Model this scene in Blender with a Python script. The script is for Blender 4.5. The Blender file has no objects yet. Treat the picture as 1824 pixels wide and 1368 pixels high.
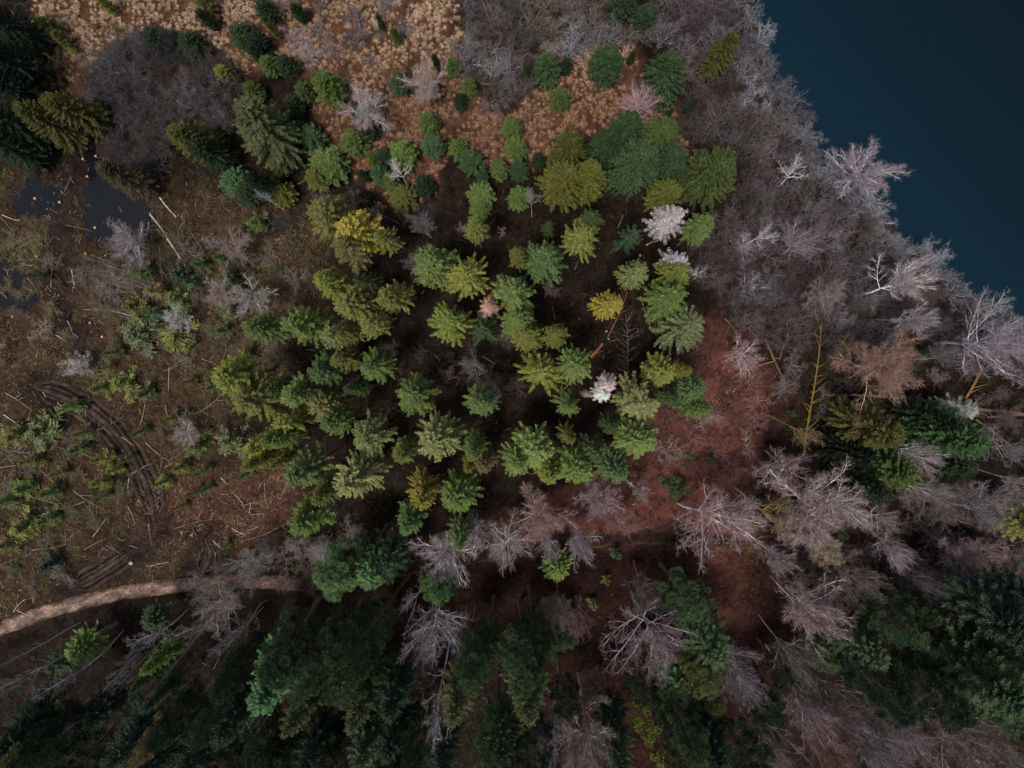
import bpy, math, random
import numpy as np
from mathutils import Matrix, Vector, Quaternion
rng = np.random.default_rng(7); random.seed(7)
SC = bpy.context.scene; COL = SC.collection
# ---------------------------------------------------------------- camera (a drone 84 m up, looking almost straight down)
H = 84.0; FPX = 1255.0; U0, V0 = 912.0, 684.0
AX, AY = -math.atan(94/1255), math.atan(18/1255)
cam = bpy.data.cameras.new('camera'); camo = bpy.data.objects.new('camera', cam); COL.objects.link(camo)
camo.location = (0, 0, H); camo.rotation_euler = (AX, AY, 0)
cam.sensor_width = 36.0; cam.lens = 36.0*FPX/1824.0; cam.clip_start = 0.5; cam.clip_end = 4000
SC.camera = camo
RW = np.array(camo.rotation_euler.to_matrix())
# ---------------------------------------------------------------- sky, sun, exposure (overcast daylight)
SUN_EL, SUN_AZ = math.radians(74), math.radians(215)
w = bpy.data.worlds.new('World'); SC.world = w; w.use_nodes = True
nt = w.node_tree; nt.nodes.clear()
o_ = nt.nodes.new('ShaderNodeOutputWorld'); b_ = nt.nodes.new('ShaderNodeBackground'); s_ = nt.nodes.new('ShaderNodeTexSky')
s_.sky_type = 'NISHITA'; s_.sun_disc = False; s_.sun_elevation = SUN_EL; s_.sun_rotation = SUN_AZ
s_.air_density = 1.0; s_.dust_density = 3.0; s_.ozone_density = 1.0
b_.inputs['Strength'].default_value = 0.065
hs_ = nt.nodes.new('ShaderNodeHueSaturation'); hs_.inputs['Saturation'].default_value = .75     # a veil of cloud greys the blue
nt.links.new(s_.outputs[0], hs_.inputs['Color']); nt.links.new(hs_.outputs[0], b_.inputs[0]); nt.links.new(b_.outputs[0], o_.inputs[0])
sl = bpy.data.lights.new('sun', 'SUN'); sl.energy = 1.5; sl.angle = math.radians(10); sl.color = (1.0, .95, .88)
so = bpy.data.objects.new('sun', sl); COL.objects.link(so)
sd = Vector((math.sin(SUN_AZ)*math.cos(SUN_EL), math.cos(SUN_AZ)*math.cos(SUN_EL), math.sin(SUN_EL)))
so.rotation_euler = sd.to_track_quat('Z', 'Y').to_euler(); so.location = (0, 0, 60)
VS = SC.view_settings
VS.view_transform = 'Standard'; VS.look = 'None'; VS.gamma = 1; VS.use_curve_mapping = False; VS.exposure = 1.52
SC.cycles.max_bounces = 5; SC.cycles.diffuse_bounces = 3; SC.cycles.glossy_bounces = 2
SC.cycles.transmission_bounces = 3; SC.cycles.transparent_max_bounces = 4
# ---------------------------------------------------------------- pixel <-> place
def at(u, v, z=0.0):
    u = np.asarray(u, float); v = np.asarray(v, float)
    d = np.stack([(u-U0)/FPX, -(v-V0)/FPX, -np.ones_like(u)], -1) @ RW.T
    t = (z-H)/d[..., 2]
    return np.stack([d[..., 0]*t, d[..., 1]*t], -1)
def proj(x, y, z=0.0):
    p = np.stack([x, y, np.zeros_like(x)+z-H], -1) @ RW
    return U0-FPX*p[..., 0]/p[..., 2], V0+FPX*p[..., 1]/p[..., 2]
def wob(x, y, s=1.0, seed=0.0):
    return (np.sin(x*.9*s+1.3+seed)*np.cos(y*1.1*s+.7*seed)+.6*np.sin(x*2.1*s-y*1.7*s+2*seed)+.4*np.sin(x*4.3*s+y*3.1*s+seed)*np.cos(y*5.2*s-x*1.3*s))/2
def sdist(u, v, poly):      # signed distance to a polygon, + inside
    P = np.asarray(poly, float); Q = np.roll(P, -1, 0)
    ins = np.zeros(u.shape, bool); dm = np.full(u.shape, 1e9)
    for (ax, ay), (bx, by) in zip(P, Q):
        c = ((ay > v) != (by > v)); den = (by-ay) if by != ay else 1e-9
        ins ^= c & (u < (bx-ax)*(v-ay)/den+ax)
        L2 = (bx-ax)**2+(by-ay)**2+1e-9
        t = np.clip(((u-ax)*(bx-ax)+(v-ay)*(by-ay))/L2, 0, 1)
        dm = np.minimum(dm, np.hypot(u-ax-t*(bx-ax), v-ay-t*(by-ay)))
    return np.where(ins, dm, -dm)
def pdist(u, v, line):      # distance to a polyline
    dm = np.full(u.shape, 1e9)
    for (ax, ay), (bx, by) in zip(line[:-1], line[1:]):
        L2 = (bx-ax)**2+(by-ay)**2+1e-9
        t = np.clip(((u-ax)*(bx-ax)+(v-ay)*(by-ay))/L2, 0, 1)
        dm = np.minimum(dm, np.hypot(u-ax-t*(bx-ax), v-ay-t*(by-ay)))
    return dm
def sm(x, a, b): return np.clip((x-a)/(b-a), 0, 1)
LAKE = [(1336, -400), (1338, 0), (1356, 62), (1366, 138), (1416, 226), (1462, 290), (1535, 352), (1592, 406), (1674, 480), (1776, 556), (1840, 592), (2400, 815), (2400, -400)]
MEADOW = [(60, -60), (820, -60), (818, 95), (850, 160), (900, 200), (940, 170), (1040, 85), (1120, 60), (1150, 110), (1150, 160), (1200, 190), (1240, 300), (1170, 250), (1080, 240), (1000, 265), (955, 300), (900, 290), (860, 300), (800, 250), (780, 340), (720, 400), (640, 320), (600, 270), (565, 230), (560, 160), (520, 120), (430, 130), (350, 60), (270, 55), (190, 85), (150, 150), (120, 190), (60, 210), (45, 140)]
OVAL = [(160, 110), (200, 75), (270, 55), (340, 75), (380, 110), (420, 150), (430, 190), (390, 225), (330, 205), (290, 230), (270, 300), (220, 290), (180, 240), (150, 180)]
TOPTHICK = [(825, -60), (1095, -60), (1135, 60), (1090, 85), (1030, 75), (1000, 110), (935, 165), (900, 195), (850, 150), (822, 100)]
LAKETHICK = [(1150, -60), (1345, -60), (1350, 10), (1374, 100), (1425, 195), (1470, 275), (1550, 345), (1610, 405), (1690, 480), (1790, 555), (1840, 585), (1840, 640), (1640, 610), (1500, 620), (1380, 610), (1300, 560), (1232, 470), (1300, 370), (1335, 280), (1225, 230), (1235, 150), (1170, 60)]
REDS = [[(1170, 700), (1260, 580), (1330, 600), (1370, 680), (1350, 800), (1320, 860), (1330, 1000), (1330, 1150), (1270, 1120), (1230, 1000), (1050, 970), (870, 1010), (860, 980), (1000, 900), (1100, 850), (1160, 800)],
        [(720, 960), (1000, 900), (1200, 980), (1350, 1180), (1300, 1368), (1100, 1368), (850, 1180), (700, 1100)],
        [(1270, 860), (1600, 940), (1824, 990), (1824, 1060), (1560, 1060), (1380, 1200), (1300, 1100)]]
CLEAR = [(-60, 300), (240, 330), (420, 330), (560, 380), (600, 440), (540, 640), (420, 760), (540, 860), (520, 960), (420, 1010), (220, 1060), (-60, 1130)]
CHIPS = [(330, 850), (430, 830), (540, 850), (520, 940), (430, 960), (320, 960), (230, 930), (250, 890)]
PUDD = [(155, 255), (195, 300), (205, 330), (255, 355), (265, 395), (240, 430), (200, 445), (160, 425), (150, 350), (160, 300)]
PUDD2 = [(20, 335), (60, 325), (108, 345), (112, 370), (80, 380), (30, 378)]
PUDD3 = [(-20, 470), (20, 480), (60, 520), (70, 545), (30, 545), (-20, 530)]
PUDD4 = [(748, 360), (760, 365), (772, 390), (774, 405), (762, 400), (752, 380)]
PUDD5 = [(474, 388), (490, 384), (515, 398), (512, 407), (494, 404), (480, 402)]
PUDD6 = [(672, 172), (700, 156), (698, 166), (680, 178)]
PATH = [(-60, 1150), (0, 1120), (60, 1097), (140, 1073), (220, 1055), (300, 1045), (380, 1037), (450, 1036), (540, 1040), (640, 1030), (760, 1005), (900, 982), (1040, 965), (1150, 955), (1280, 962), (1400, 968), (1540, 985), (1700, 1004), (1900, 1020)]
RUTS = [[(60, 688), (110, 705), (160, 730), (200, 762), (232, 805), (255, 850), (270, 890), (276, 930)],
        [(366, 958), (375, 980), (374, 1000), (362, 1016), (345, 1026)],
        [(242, 975), (212, 998), (182, 1018), (150, 1036), (125, 1046)],
        [(120, 330), (112, 400), (100, 470), (118, 560), (150, 600)]]
def height(x, y):
    u, v = proj(x, y)
    d = sdist(u, v, LAKE)/15.0
    h = .22*wob(x*.35, y*.35)+.10*wob(x*1.3, y*1.3, 1, 3)
    dp = np.minimum.reduce([-sdist(u, v, p) for p in (PUDD, PUDD2, PUDD3, PUDD4, PUDD5, PUDD6)])/15
    h = h*sm(pdist(u, v, PATH)/15, .8, 2.8)+.0
    for r in RUTS: h = h*(.15+.85*sm(pdist(u, v, r)/15, 1.6, 3.5))
    dp = dp+.9*wob(x*.9, y*.9, 1, 4)+.5*wob(x*2.6, y*2.6, 1, 1); h = h*sm(dp, -.2, 2.5)-.22*sm(dp, .9, -.9)+.05*wob(x*2.2, y*2.2, 1, 6)*sm(dp, 1.2, 0)
    return h*sm(d, 1.5, -2)-1.6*sm(d, -.6, 3.0)
# ---------------------------------------------------------------- mesh building
class MB:
    def __init__(s): s.V = []; s.F = []; s.T = []; s.n = 0
    def add(s, V, F, T=None):
        V = np.asarray(V, float).reshape(-1, 3); s.V.append(V); s.F.append(np.asarray(F)+s.n); s.n += len(V)
        s.T.append(np.ones(len(V)) if T is None else np.broadcast_to(np.asarray(T, float), (len(V),)))
    def quads(s, A, B, C, D, T=None):
        n = len(A); V = np.stack([A, B, C, D], 1).reshape(-1, 3); F = np.arange(4*n).reshape(n, 4)
        s.add(V, F, None if T is None else np.repeat(np.broadcast_to(T, (n,)), 4))
    def tris(s, A, B, C, T=None):
        n = len(A); V = np.stack([A, B, C], 1).reshape(-1, 3); F = np.arange(3*n).reshape(n, 3)
        s.add(V, F, None if T is None else np.repeat(np.broadcast_to(T, (n,)), 3))
    def tubes(s, P0, P1, R0, R1, k=3, T=None):
        P0 = np.asarray(P0, float); P1 = np.asarray(P1, float); n = len(P0)
        if n == 0: return
        d = P1-P0; d /= np.linalg.norm(d, axis=1, keepdims=True)+1e-9
        up = np.where(np.abs(d[:, 2:3]) < .9, [[0, 0, 1.0]], [[1.0, 0, 0]])
        a = np.cross(d, up); a /= np.linalg.norm(a, axis=1, keepdims=True)+1e-9; b = np.cross(d, a)
        th = np.arange(k)*2*math.pi/k
        ring = a[:, None, :]*np.cos(th)[None, :, None]+b[:, None, :]*np.sin(th)[None, :, None]
        V = np.concatenate([P0[:, None]+ring*np.asarray(R0)[:, None, None], P1[:, None]+ring*np.asarray(R1)[:, None, None]], 1)
        i = np.arange(k); f = np.stack([i, (i+1) % k, (i+1) % k+k, i+k], 1)
        F = (np.arange(n)[:, None, None]*2*k+f[None]).reshape(-1, 4)
        s.add(V.reshape(-1, 3), F, None if T is None else np.repeat(T, 2*k))
    def path(s, P, R, k=6, cap=True):       # one continuous tube along a polyline
        P = np.asarray(P, float); m = len(P)
        d = np.gradient(P, axis=0); d /= np.linalg.norm(d, axis=1, keepdims=True)+1e-9
        up = np.array([0, 0, 1.0]) if abs(d[0, 2]) < .9 else np.array([1.0, 0, 0])
        a = np.cross(d, up); a /= np.linalg.norm(a, axis=1, keepdims=True)+1e-9; b = np.cross(d, a)
        th = np.arange(k)*2*math.pi/k
        V = P[:, None]+(a[:, None]*np.cos(th)[None, :, None]+b[:, None]*np.sin(th)[None, :, None])*np.asarray(R)[:, None, None]
        i = np.arange(k); f = np.stack([i, (i+1) % k, (i+1) % k+k, i+k], 1)
        F = (np.arange(m-1)[:, None, None]*k+f[None]).reshape(-1, 4)
        s.add(V.reshape(-1, 3), F)
    def mesh(s, name, mat, smooth=False):
        me = bpy.data.meshes.new(name); V = np.concatenate(s.V); T = np.concatenate(s.T)
        me.vertices.add(len(V)); me.vertices.foreach_set('co', V.astype(np.float32).ravel())
        loops = np.concatenate([f.ravel() for f in s.F]); sizes = np.concatenate([np.full(len(f), f.shape[1]) for f in s.F])
        me.loops.add(len(loops)); me.loops.foreach_set('vertex_index', loops.astype(np.int32))
        me.polygons.add(len(sizes)); st = np.concatenate([[0], np.cumsum(sizes)[:-1]])
        me.polygons.foreach_set('loop_start', st.astype(np.int32))
        if smooth: me.polygons.foreach_set('use_smooth', np.ones(len(sizes), bool))
        at_ = me.attributes.new('tint', 'FLOAT', 'POINT'); at_.data.foreach_set('value', T.astype(np.float32))
        me.update(calc_edges=True); me.materials.append(mat)
        return me
def link(name, me, parent=None, loc=None, color=None):
    o = bpy.data.objects.new(name, me); COL.objects.link(o)
    if parent: o.parent = parent
    if loc is not None: o.location = loc
    if color is not None: o.color = (*color, 1)
    return o
# ---------------------------------------------------------------- materials
def mat_base(name):
    m = bpy.data.materials.new(name); m.use_nodes = True; n = m.node_tree.nodes; n.clear()
    out = n.new('ShaderNodeOutputMaterial'); bs = n.new('ShaderNodeBsdfPrincipled'); m.node_tree.links.new(bs.outputs[0], out.inputs[0])
    return m, n, m.node_tree.links, out, bs
def N(n, t, **k):
    x = n.new(t)
    for a, b in k.items(): setattr(x, a, b)
    return x
def noise(n, l, scale, detail=4, coord='Object', rough=.6):
    tc = N(n, 'ShaderNodeTexCoord'); t = N(n, 'ShaderNodeTexNoise'); t.inputs['Scale'].default_value = scale; t.inputs['Detail'].default_value = detail
    t.inputs['Roughness'].default_value = rough
    l.new(tc.outputs[coord], t.inputs['Vector']); return t
def ramp(n, l, fac, stops):
    r = N(n, 'ShaderNodeValToRGB'); e = r.color_ramp.elements
    while len(e) < len(stops): e.new(.5)
    for x, (p, c) in zip(e, stops): x.position = p; x.color = (*c, 1)
    l.new(fac, r.inputs[0]); return r
def mul(n, l, a, b, fac=1.0):
    x = N(n, 'ShaderNodeMix', data_type='RGBA', blend_type='MULTIPLY'); x.inputs[0].default_value = fac
    l.new(a, x.inputs[6]); l.new(b, x.inputs[7]); return x.outputs[2]
def tint_mat(name, lo=.35, hi=1.65, nscale=3.0, rough=.75, trans=0.0, spec=.2, bump=0):
    m, n, l, out, bs = mat_base(name)
    oi = N(n, 'ShaderNodeObjectInfo'); at_ = N(n, 'ShaderNodeAttribute', attribute_name='tint')
    no = noise(n, l, nscale); r = ramp(n, l, no.outputs[0], [(.25, (lo,)*3), (.75, (hi,)*3)])
    c = mul(n, l, oi.outputs['Color'], r.outputs[0]); c = mul(n, l, c, at_.outputs['Color'] if False else at_.outputs['Fac'])
    l.new(c, bs.inputs['Base Color']); bs.inputs['Roughness'].default_value = rough; bs.inputs['Specular IOR Level'].default_value = spec
    if trans:
        tr = N(n, 'ShaderNodeBsdfTranslucent'); mx = N(n, 'ShaderNodeMixShader'); mx.inputs[0].default_value = trans
        l.new(c, tr.inputs[0]); l.new(bs.outputs[0], mx.inputs[1]); l.new(tr.outputs[0], mx.inputs[2]); l.new(mx.outputs[0], out.inputs[0])
    if bump:
        bp = N(n, 'ShaderNodeBump'); bp.inputs['Strength'].default_value = bump; l.new(no.outputs[0], bp.inputs['Height']); l.new(bp.outputs[0], bs.inputs['Normal'])
    return m
M_NEEDLE = tint_mat('needles', .65, 1.35, 1.2, .5, .2, .14)
M_TWIG = tint_mat('twigs', .6, 1.4, .8, .8, 0, .1)
M_BARK = tint_mat('bark', .35, 1.7, 2.5, .85, 0, .2, .4)
M_WOOD = tint_mat('cut wood', .8, 1.2, 6, .7, 0, .2)
def vcol_mat(name, rough=.95, nscale=1.6, lo=.35, hi=1.6, bump=.5):
    m, n, l, out, bs = mat_base(name)
    a = N(n, 'ShaderNodeAttribute', attribute_name='Col')
    n1 = noise(n, l, nscale, 8, rough=.7); r1 = ramp(n, l, n1.outputs[0], [(.3, (lo,)*3), (.7, (hi,)*3)])
    n3 = noise(n, l, nscale*.22, 4, rough=.65); r3 = ramp(n, l, n3.outputs[0], [(.35, (.55, .55, .55)), (.65, (1.35, 1.3, 1.25))])
    n2 = noise(n, l, nscale*6, 5, rough=.7); r2 = ramp(n, l, n2.outputs[0], [(.3, (.5, .5, .55)), (.72, (1.6, 1.5, 1.4))])
    c = mul(n, l, mul(n, l, mul(n, l, a.outputs['Color'], r1.outputs[0]), r2.outputs[0]), r3.outputs[0])
    l.new(c, bs.inputs['Base Color']); bs.inputs['Roughness'].default_value = rough; bs.inputs['Specular IOR Level'].default_value = .02
    bp = N(n, 'ShaderNodeBump'); bp.inputs['Strength'].default_value = bump; bp.inputs['Distance'].default_value = .12
    l.new(n2.outputs[0], bp.inputs['Height']); l.new(bp.outputs[0], bs.inputs['Normal'])
    return m
M_GROUND = vcol_mat('forest soil'); M_PATH = vcol_mat('sandy gravel', nscale=3.0, lo=.22, hi=1.5); M_MUD = vcol_mat('rutted mud', .6, 2.0, .6, 1.4, .8)
def stuff_mat(name, rough=.85, trans=.1):
    m, n, l, out, bs = mat_base(name)
    a = N(n, 'ShaderNodeAttribute', attribute_name='Col'); l.new(a.outputs['Color'], bs.inputs['Base Color'])
    no = noise(n, l, 2.0); r = ramp(n, l, no.outputs[0], [(.3, (.8,)*3), (.7, (1.2,)*3)])
    c = mul(n, l, a.outputs['Color'], r.outputs[0]); l.new(c, bs.inputs['Base Color'])
    bs.inputs['Roughness'].default_value = rough; bs.inputs['Specular IOR Level'].default_value = .06
    if trans:
        tr = N(n, 'ShaderNodeBsdfTranslucent'); mx = N(n, 'ShaderNodeMixShader'); mx.inputs[0].default_value = trans
        l.new(c, tr.inputs[0]); l.new(bs.outputs[0], mx.inputs[1]); l.new(tr.outputs[0], mx.inputs[2]); l.new(mx.outputs[0], out.inputs[0])
    return m
M_GRASS = stuff_mat('dry grass', .85, .2); M_LITTER = stuff_mat('fallen leaves', .8, .1); M_STICK = stuff_mat('broken sticks', .8, 0); M_BRUSH = stuff_mat('brush stems', .85, 0)
def water(name, col, rough, wave, scale):
    m, n, l, out, bs = mat_base(name)
    no = noise(n, l, .05, 3); r = ramp(n, l, no.outputs[0], [(.3, tuple(c*.8 for c in col)), (.7, tuple(c*1.15 for c in col))])
    l.new(r.outputs[0], bs.inputs['Base Color']); bs.inputs['Roughness'].default_value = rough; bs.inputs['IOR'].default_value = 1.33; bs.name = 'Principled BSDF'
    tc = N(n, 'ShaderNodeTexCoord'); mp = N(n, 'ShaderNodeMapping'); mp.inputs['Rotation'].default_value = (0, 0, math.radians(20)); mp.inputs['Scale'].default_value = (.35, 1.6, 1)
    l.new(tc.outputs['Object'], mp.inputs[0]); wv = N(n, 'ShaderNodeTexNoise'); wv.inputs['Scale'].default_value = scale; wv.inputs['Detail'].default_value = 3; l.new(mp.outputs[0], wv.inputs['Vector'])
    bp = N(n, 'ShaderNodeBump'); bp.inputs['Strength'].default_value = wave; bp.inputs['Distance'].default_value = .05; l.new(wv.outputs[0], bp.inputs['Height']); l.new(bp.outputs[0], bs.inputs['Normal'])
    return m
M_LAKE = water('lake water', (.0003, .0040, .0072), .10, .5, 1.0); _a, _b = at(1338, 0), at(1840, 592); _n = np.array([(_b-_a)[1], -(_b-_a)[0]]); _n = _n/np.linalg.norm(_n); _n = _n if np.dot(_n, at(1700, 100)-_a) > 0 else -_n
_N, _L = M_LAKE.node_tree.nodes, M_LAKE.node_tree.links; _tc = _N.new('ShaderNodeTexCoord'); _vm = _N.new('ShaderNodeVectorMath'); _vm.operation = 'DOT_PRODUCT'; _vm.inputs[1].default_value = (_n[0], _n[1], 0); _L.new(_tc.outputs['Object'], _vm.inputs[0])
_mr = _N.new('ShaderNodeMapRange'); _mr.inputs[1].default_value = float(np.dot(_n, _a))-1; _mr.inputs[2].default_value = float(np.dot(_n, _a))+34; _L.new(_vm.outputs['Value'], _mr.inputs[0])
_rp = ramp(_N, _L, _mr.outputs[0], [(0, (.0005, .0085, .0145)), (.35, (.0003, .0056, .0092)), (1, (.0002, .0020, .0036))]); _L.new(_rp.outputs[0], _N['Principled BSDF'].inputs['Base Color'])
M_LAKE.node_tree.nodes['Principled BSDF'].inputs['Specular IOR Level'].default_value = .3
M_PUD = water('puddle water', (.004, .005, .007), .06, .15, 2); M_PUD.node_tree.nodes['Principled BSDF'].inputs['Specular IOR Level'].default_value = .30
# ---------------------------------------------------------------- ground, lake, puddles, path, wheel tracks
def set_col(me, C):
    a = me.attributes.new('Col', 'FLOAT_COLOR', 'POINT'); c = np.ones((len(C), 4), np.float32); c[:, :3] = C; a.data.foreach_set('color', c.ravel())
def lerp(a, b, t): return a+(np.asarray(b)-a)*t[:, None]
def zones(u, v, x, y):
    C = np.tile(np.array([.010, .0075, .0058]), (len(u), 1)); j = 14*wob(x*.5, y*.5, 1, 2)+8*wob(x*1.7, y*1.7, 1, 5)  # base floor colour lowered to stand for deep shade under the trees
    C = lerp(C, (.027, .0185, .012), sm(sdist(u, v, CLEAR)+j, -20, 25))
    C = lerp(C, (.050, .027, .017), sm(sdist(u, v, MEADOW)+j, -12, 18))
    for p in (OVAL, TOPTHICK, LAKETHICK): C = lerp(C, (.022, .018, .017), sm(sdist(u, v, p)+j, -15, 15))
    C = lerp(C, (.058, .025, .021), sm(sdist(u, v, REDS[0])+j*2.6, -50, 55))
    C = lerp(C, (.0135, .0065, .0055), .9*sm(sdist(u, v, REDS[1])+j*1.5, -25, 30)*(1-sm(sdist(u, v, REDS[0]), -10, 20)))  # red floor under the lower trees, its shade put into the colour
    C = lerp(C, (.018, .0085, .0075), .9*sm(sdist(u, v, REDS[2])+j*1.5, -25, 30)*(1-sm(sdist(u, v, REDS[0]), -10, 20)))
    C = lerp(C, (.040, .021, .016), sm(sdist(u, v, CHIPS)+j*1.5, -20, 20))
    for r in RUTS: C = lerp(C, (.015, .011, .010), .9*sm(pdist(u, v, r)+.6*j, 45, 18))
    for p in (PUDD, PUDD2, PUDD3, PUDD4, PUDD5, PUDD6): C = lerp(C, (.018, .014, .012), sm(sdist(u, v, p)+j, -22, 0))
    return C
def axis(a, b, st, far):
    c = np.arange(a, b+st/2, st); e = np.array([3, 8, 20, 60, 180, 500, far]); return np.concatenate([a-e[::-1], c, b+e])
gx = axis(-80, 80, .42, 1500.); gy = axis(-75, 62, .42, 1500.)
X, Y = np.meshgrid(gx, gy); x, y = X.ravel(), Y.ravel(); Z = height(x, y)
far = np.hypot(np.maximum(np.abs(x)-85, 0), np.maximum(np.abs(y)-75, 0)); Z = np.where(far > 30, np.where(Z < -.8, Z, 0), Z)
Z = Z + np.where(far < 1, .05*wob(x*3.1, y*3.1, 1, 9), 0)
nx, ny = len(gx), len(gy); i = np.arange(nx-1)[None, :]+np.arange(ny-1)[:, None]*nx
mb = MB(); mb.add(np.stack([x, y, Z], 1), np.stack([i, i+1, i+nx+1, i+nx], -1).reshape(-1, 4))
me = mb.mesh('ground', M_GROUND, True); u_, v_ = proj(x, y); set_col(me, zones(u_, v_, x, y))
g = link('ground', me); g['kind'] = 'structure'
mb = MB(); P = at([p[0] for p in LAKE[1:-2]], [p[1] for p in LAKE[1:-2]])
lk = [(-5+P[0, 0], 900), (P[0, 0]-6, 46)]+[(a-4, b-4) for a, b in P]+[(110, -25), (900, -30), (900, 900)]
me = bpy.data.meshes.new('lake'); me.from_pydata([(a, b, -.35) for a, b in lk], [], [list(range(len(lk)))[::-1]]); me.materials.append(M_LAKE)
o = link('lake', me); o['kind'] = 'structure'
for pl in (PUDD, PUDD2, PUDD3, PUDD4, PUDD5, PUDD6):
    p = at([q[0] for q in pl], [q[1] for q in pl]); c = p.mean(0); p = c+(p-c)*1.45
    me = bpy.data.meshes.new('puddle'); me.from_pydata([(a, b, -.085) for a, b in p], [], [list(range(len(p)))]); me.materials.append(M_PUD)
    if me.polygons[0].normal.z < 0: me.flip_normals()
    o = link('puddle', me); o['kind'] = 'structure'
def resample(P, st):
    P = np.asarray(P, float); d = np.concatenate([[0], np.cumsum(np.linalg.norm(np.diff(P, axis=0), axis=1))])
    s = np.linspace(0, d[-1], max(4, int(d[-1]/st)))
    Q = np.stack([np.interp(s, d, P[:, k]) for k in range(2)], 1)
    for _ in range(6): Q[1:-1] = .25*Q[:-2]+.5*Q[1:-1]+.25*Q[2:]
    return Q
def strip(name, line, width, st, m, prof, mat, colf, fade=None):
    Q = resample(at([p[0] for p in line], [p[1] for p in line]), st)
    T = np.gradient(Q, axis=0); T /= np.linalg.norm(T, axis=1, keepdims=True); Nn = np.stack([-T[:, 1], T[:, 0]], 1)
    t = np.linspace(-1, 1, m); s = np.arange(len(Q))*st
    wv = width/2*(np.ones(len(Q)) if fade is None else np.clip(np.minimum(np.arange(len(Q)), np.arange(len(Q))[::-1])*st/fade, .35, 1))[:, None]*(1+.10*wob(s[:, None]*.8+0*t, (t > 0)*7.0+0*s[:, None], 1, 4)+.05*wob(s[:, None]*4+0*t, (t > 0)*3.0+0*s[:, None], 1, 1))
    xy = Q[:, None]+Nn[:, None]*(t[None, :, None]*wv[..., None]); xx, yy = xy[..., 0].ravel(), xy[..., 1].ravel()
    zz = height(xx, yy)+prof(np.tile(t, len(Q)), np.repeat(s, m))
    i = np.arange(m-1)[None, :]+np.arange(len(Q)-1)[:, None]*m
    mb = MB(); mb.add(np.stack([xx, yy, zz], 1), np.stack([i, i+m, i+m+1, i+1], -1).reshape(-1, 4)); me = mb.mesh(name, mat, True)
    set_col(me, colf(xx, yy, np.tile(t, len(Q)), np.repeat(s, m)))
    o = link(name, me); o['kind'] = 'structure'; return o
def path_col(x, y, t, s):
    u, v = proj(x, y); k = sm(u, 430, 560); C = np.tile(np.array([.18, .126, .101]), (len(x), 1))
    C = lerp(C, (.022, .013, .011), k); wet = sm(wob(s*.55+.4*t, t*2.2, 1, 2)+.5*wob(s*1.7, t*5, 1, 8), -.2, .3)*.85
    C = lerp(C, (.085, .065, .062), wet*(1-k)); C = lerp(C, (.05, .034, .024), sm(np.abs(t)+.28*wob(s*1.1, t*2, 1, 3)+.12*wob(s*4, t*6, 1, 5), .58, .95)); return C
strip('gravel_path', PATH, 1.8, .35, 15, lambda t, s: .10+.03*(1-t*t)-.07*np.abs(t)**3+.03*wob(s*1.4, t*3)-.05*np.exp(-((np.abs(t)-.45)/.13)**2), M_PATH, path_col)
def rut_prof(t, s):
    r = np.exp(-((np.abs(t)-.55)/.12)**2)+.6*np.exp(-((np.abs(t)-.28)/.08)**2)
    b = np.exp(-((np.abs(t)-.80)/.10)**2)+.7*np.exp(-(t/.12)**2)
    return .16-.15*r+.13*b*(1+.5*wob(s*2.2, t*3))+.05*wob(s*4, t*6, 1, 2)-.30*np.abs(t)**5+.03*np.sin(s*9)*r
def rut_col(x, y, t, s):
    C = np.tile(np.array([.036, .026, .023]), (len(x), 1)); r = np.exp(-((np.abs(t)-.55)/.12)**2)+.8*np.exp(-((np.abs(t)-.22)/.07)**2)
    C = lerp(C, (.045, .029, .019), sm(np.abs(t)+.25*wob(s*1.5, t*2, 1, 3), .7, .95)); C = lerp(C, (.005, .0045, .005), np.clip(r*1.25, 0, 1)); return lerp(C, (.075, .05, .035), .6*sm(wob(s*1.1, t*4, 1, 6), .15, .5)*(1-np.clip(r, 0, 1)))
for k, (r, wd) in enumerate(zip(RUTS[:3], (3.6, 3.4, 3.0))): strip('wheel_track', r, wd, .16, 33, rut_prof, M_MUD, rut_col, 2.0)
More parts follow.
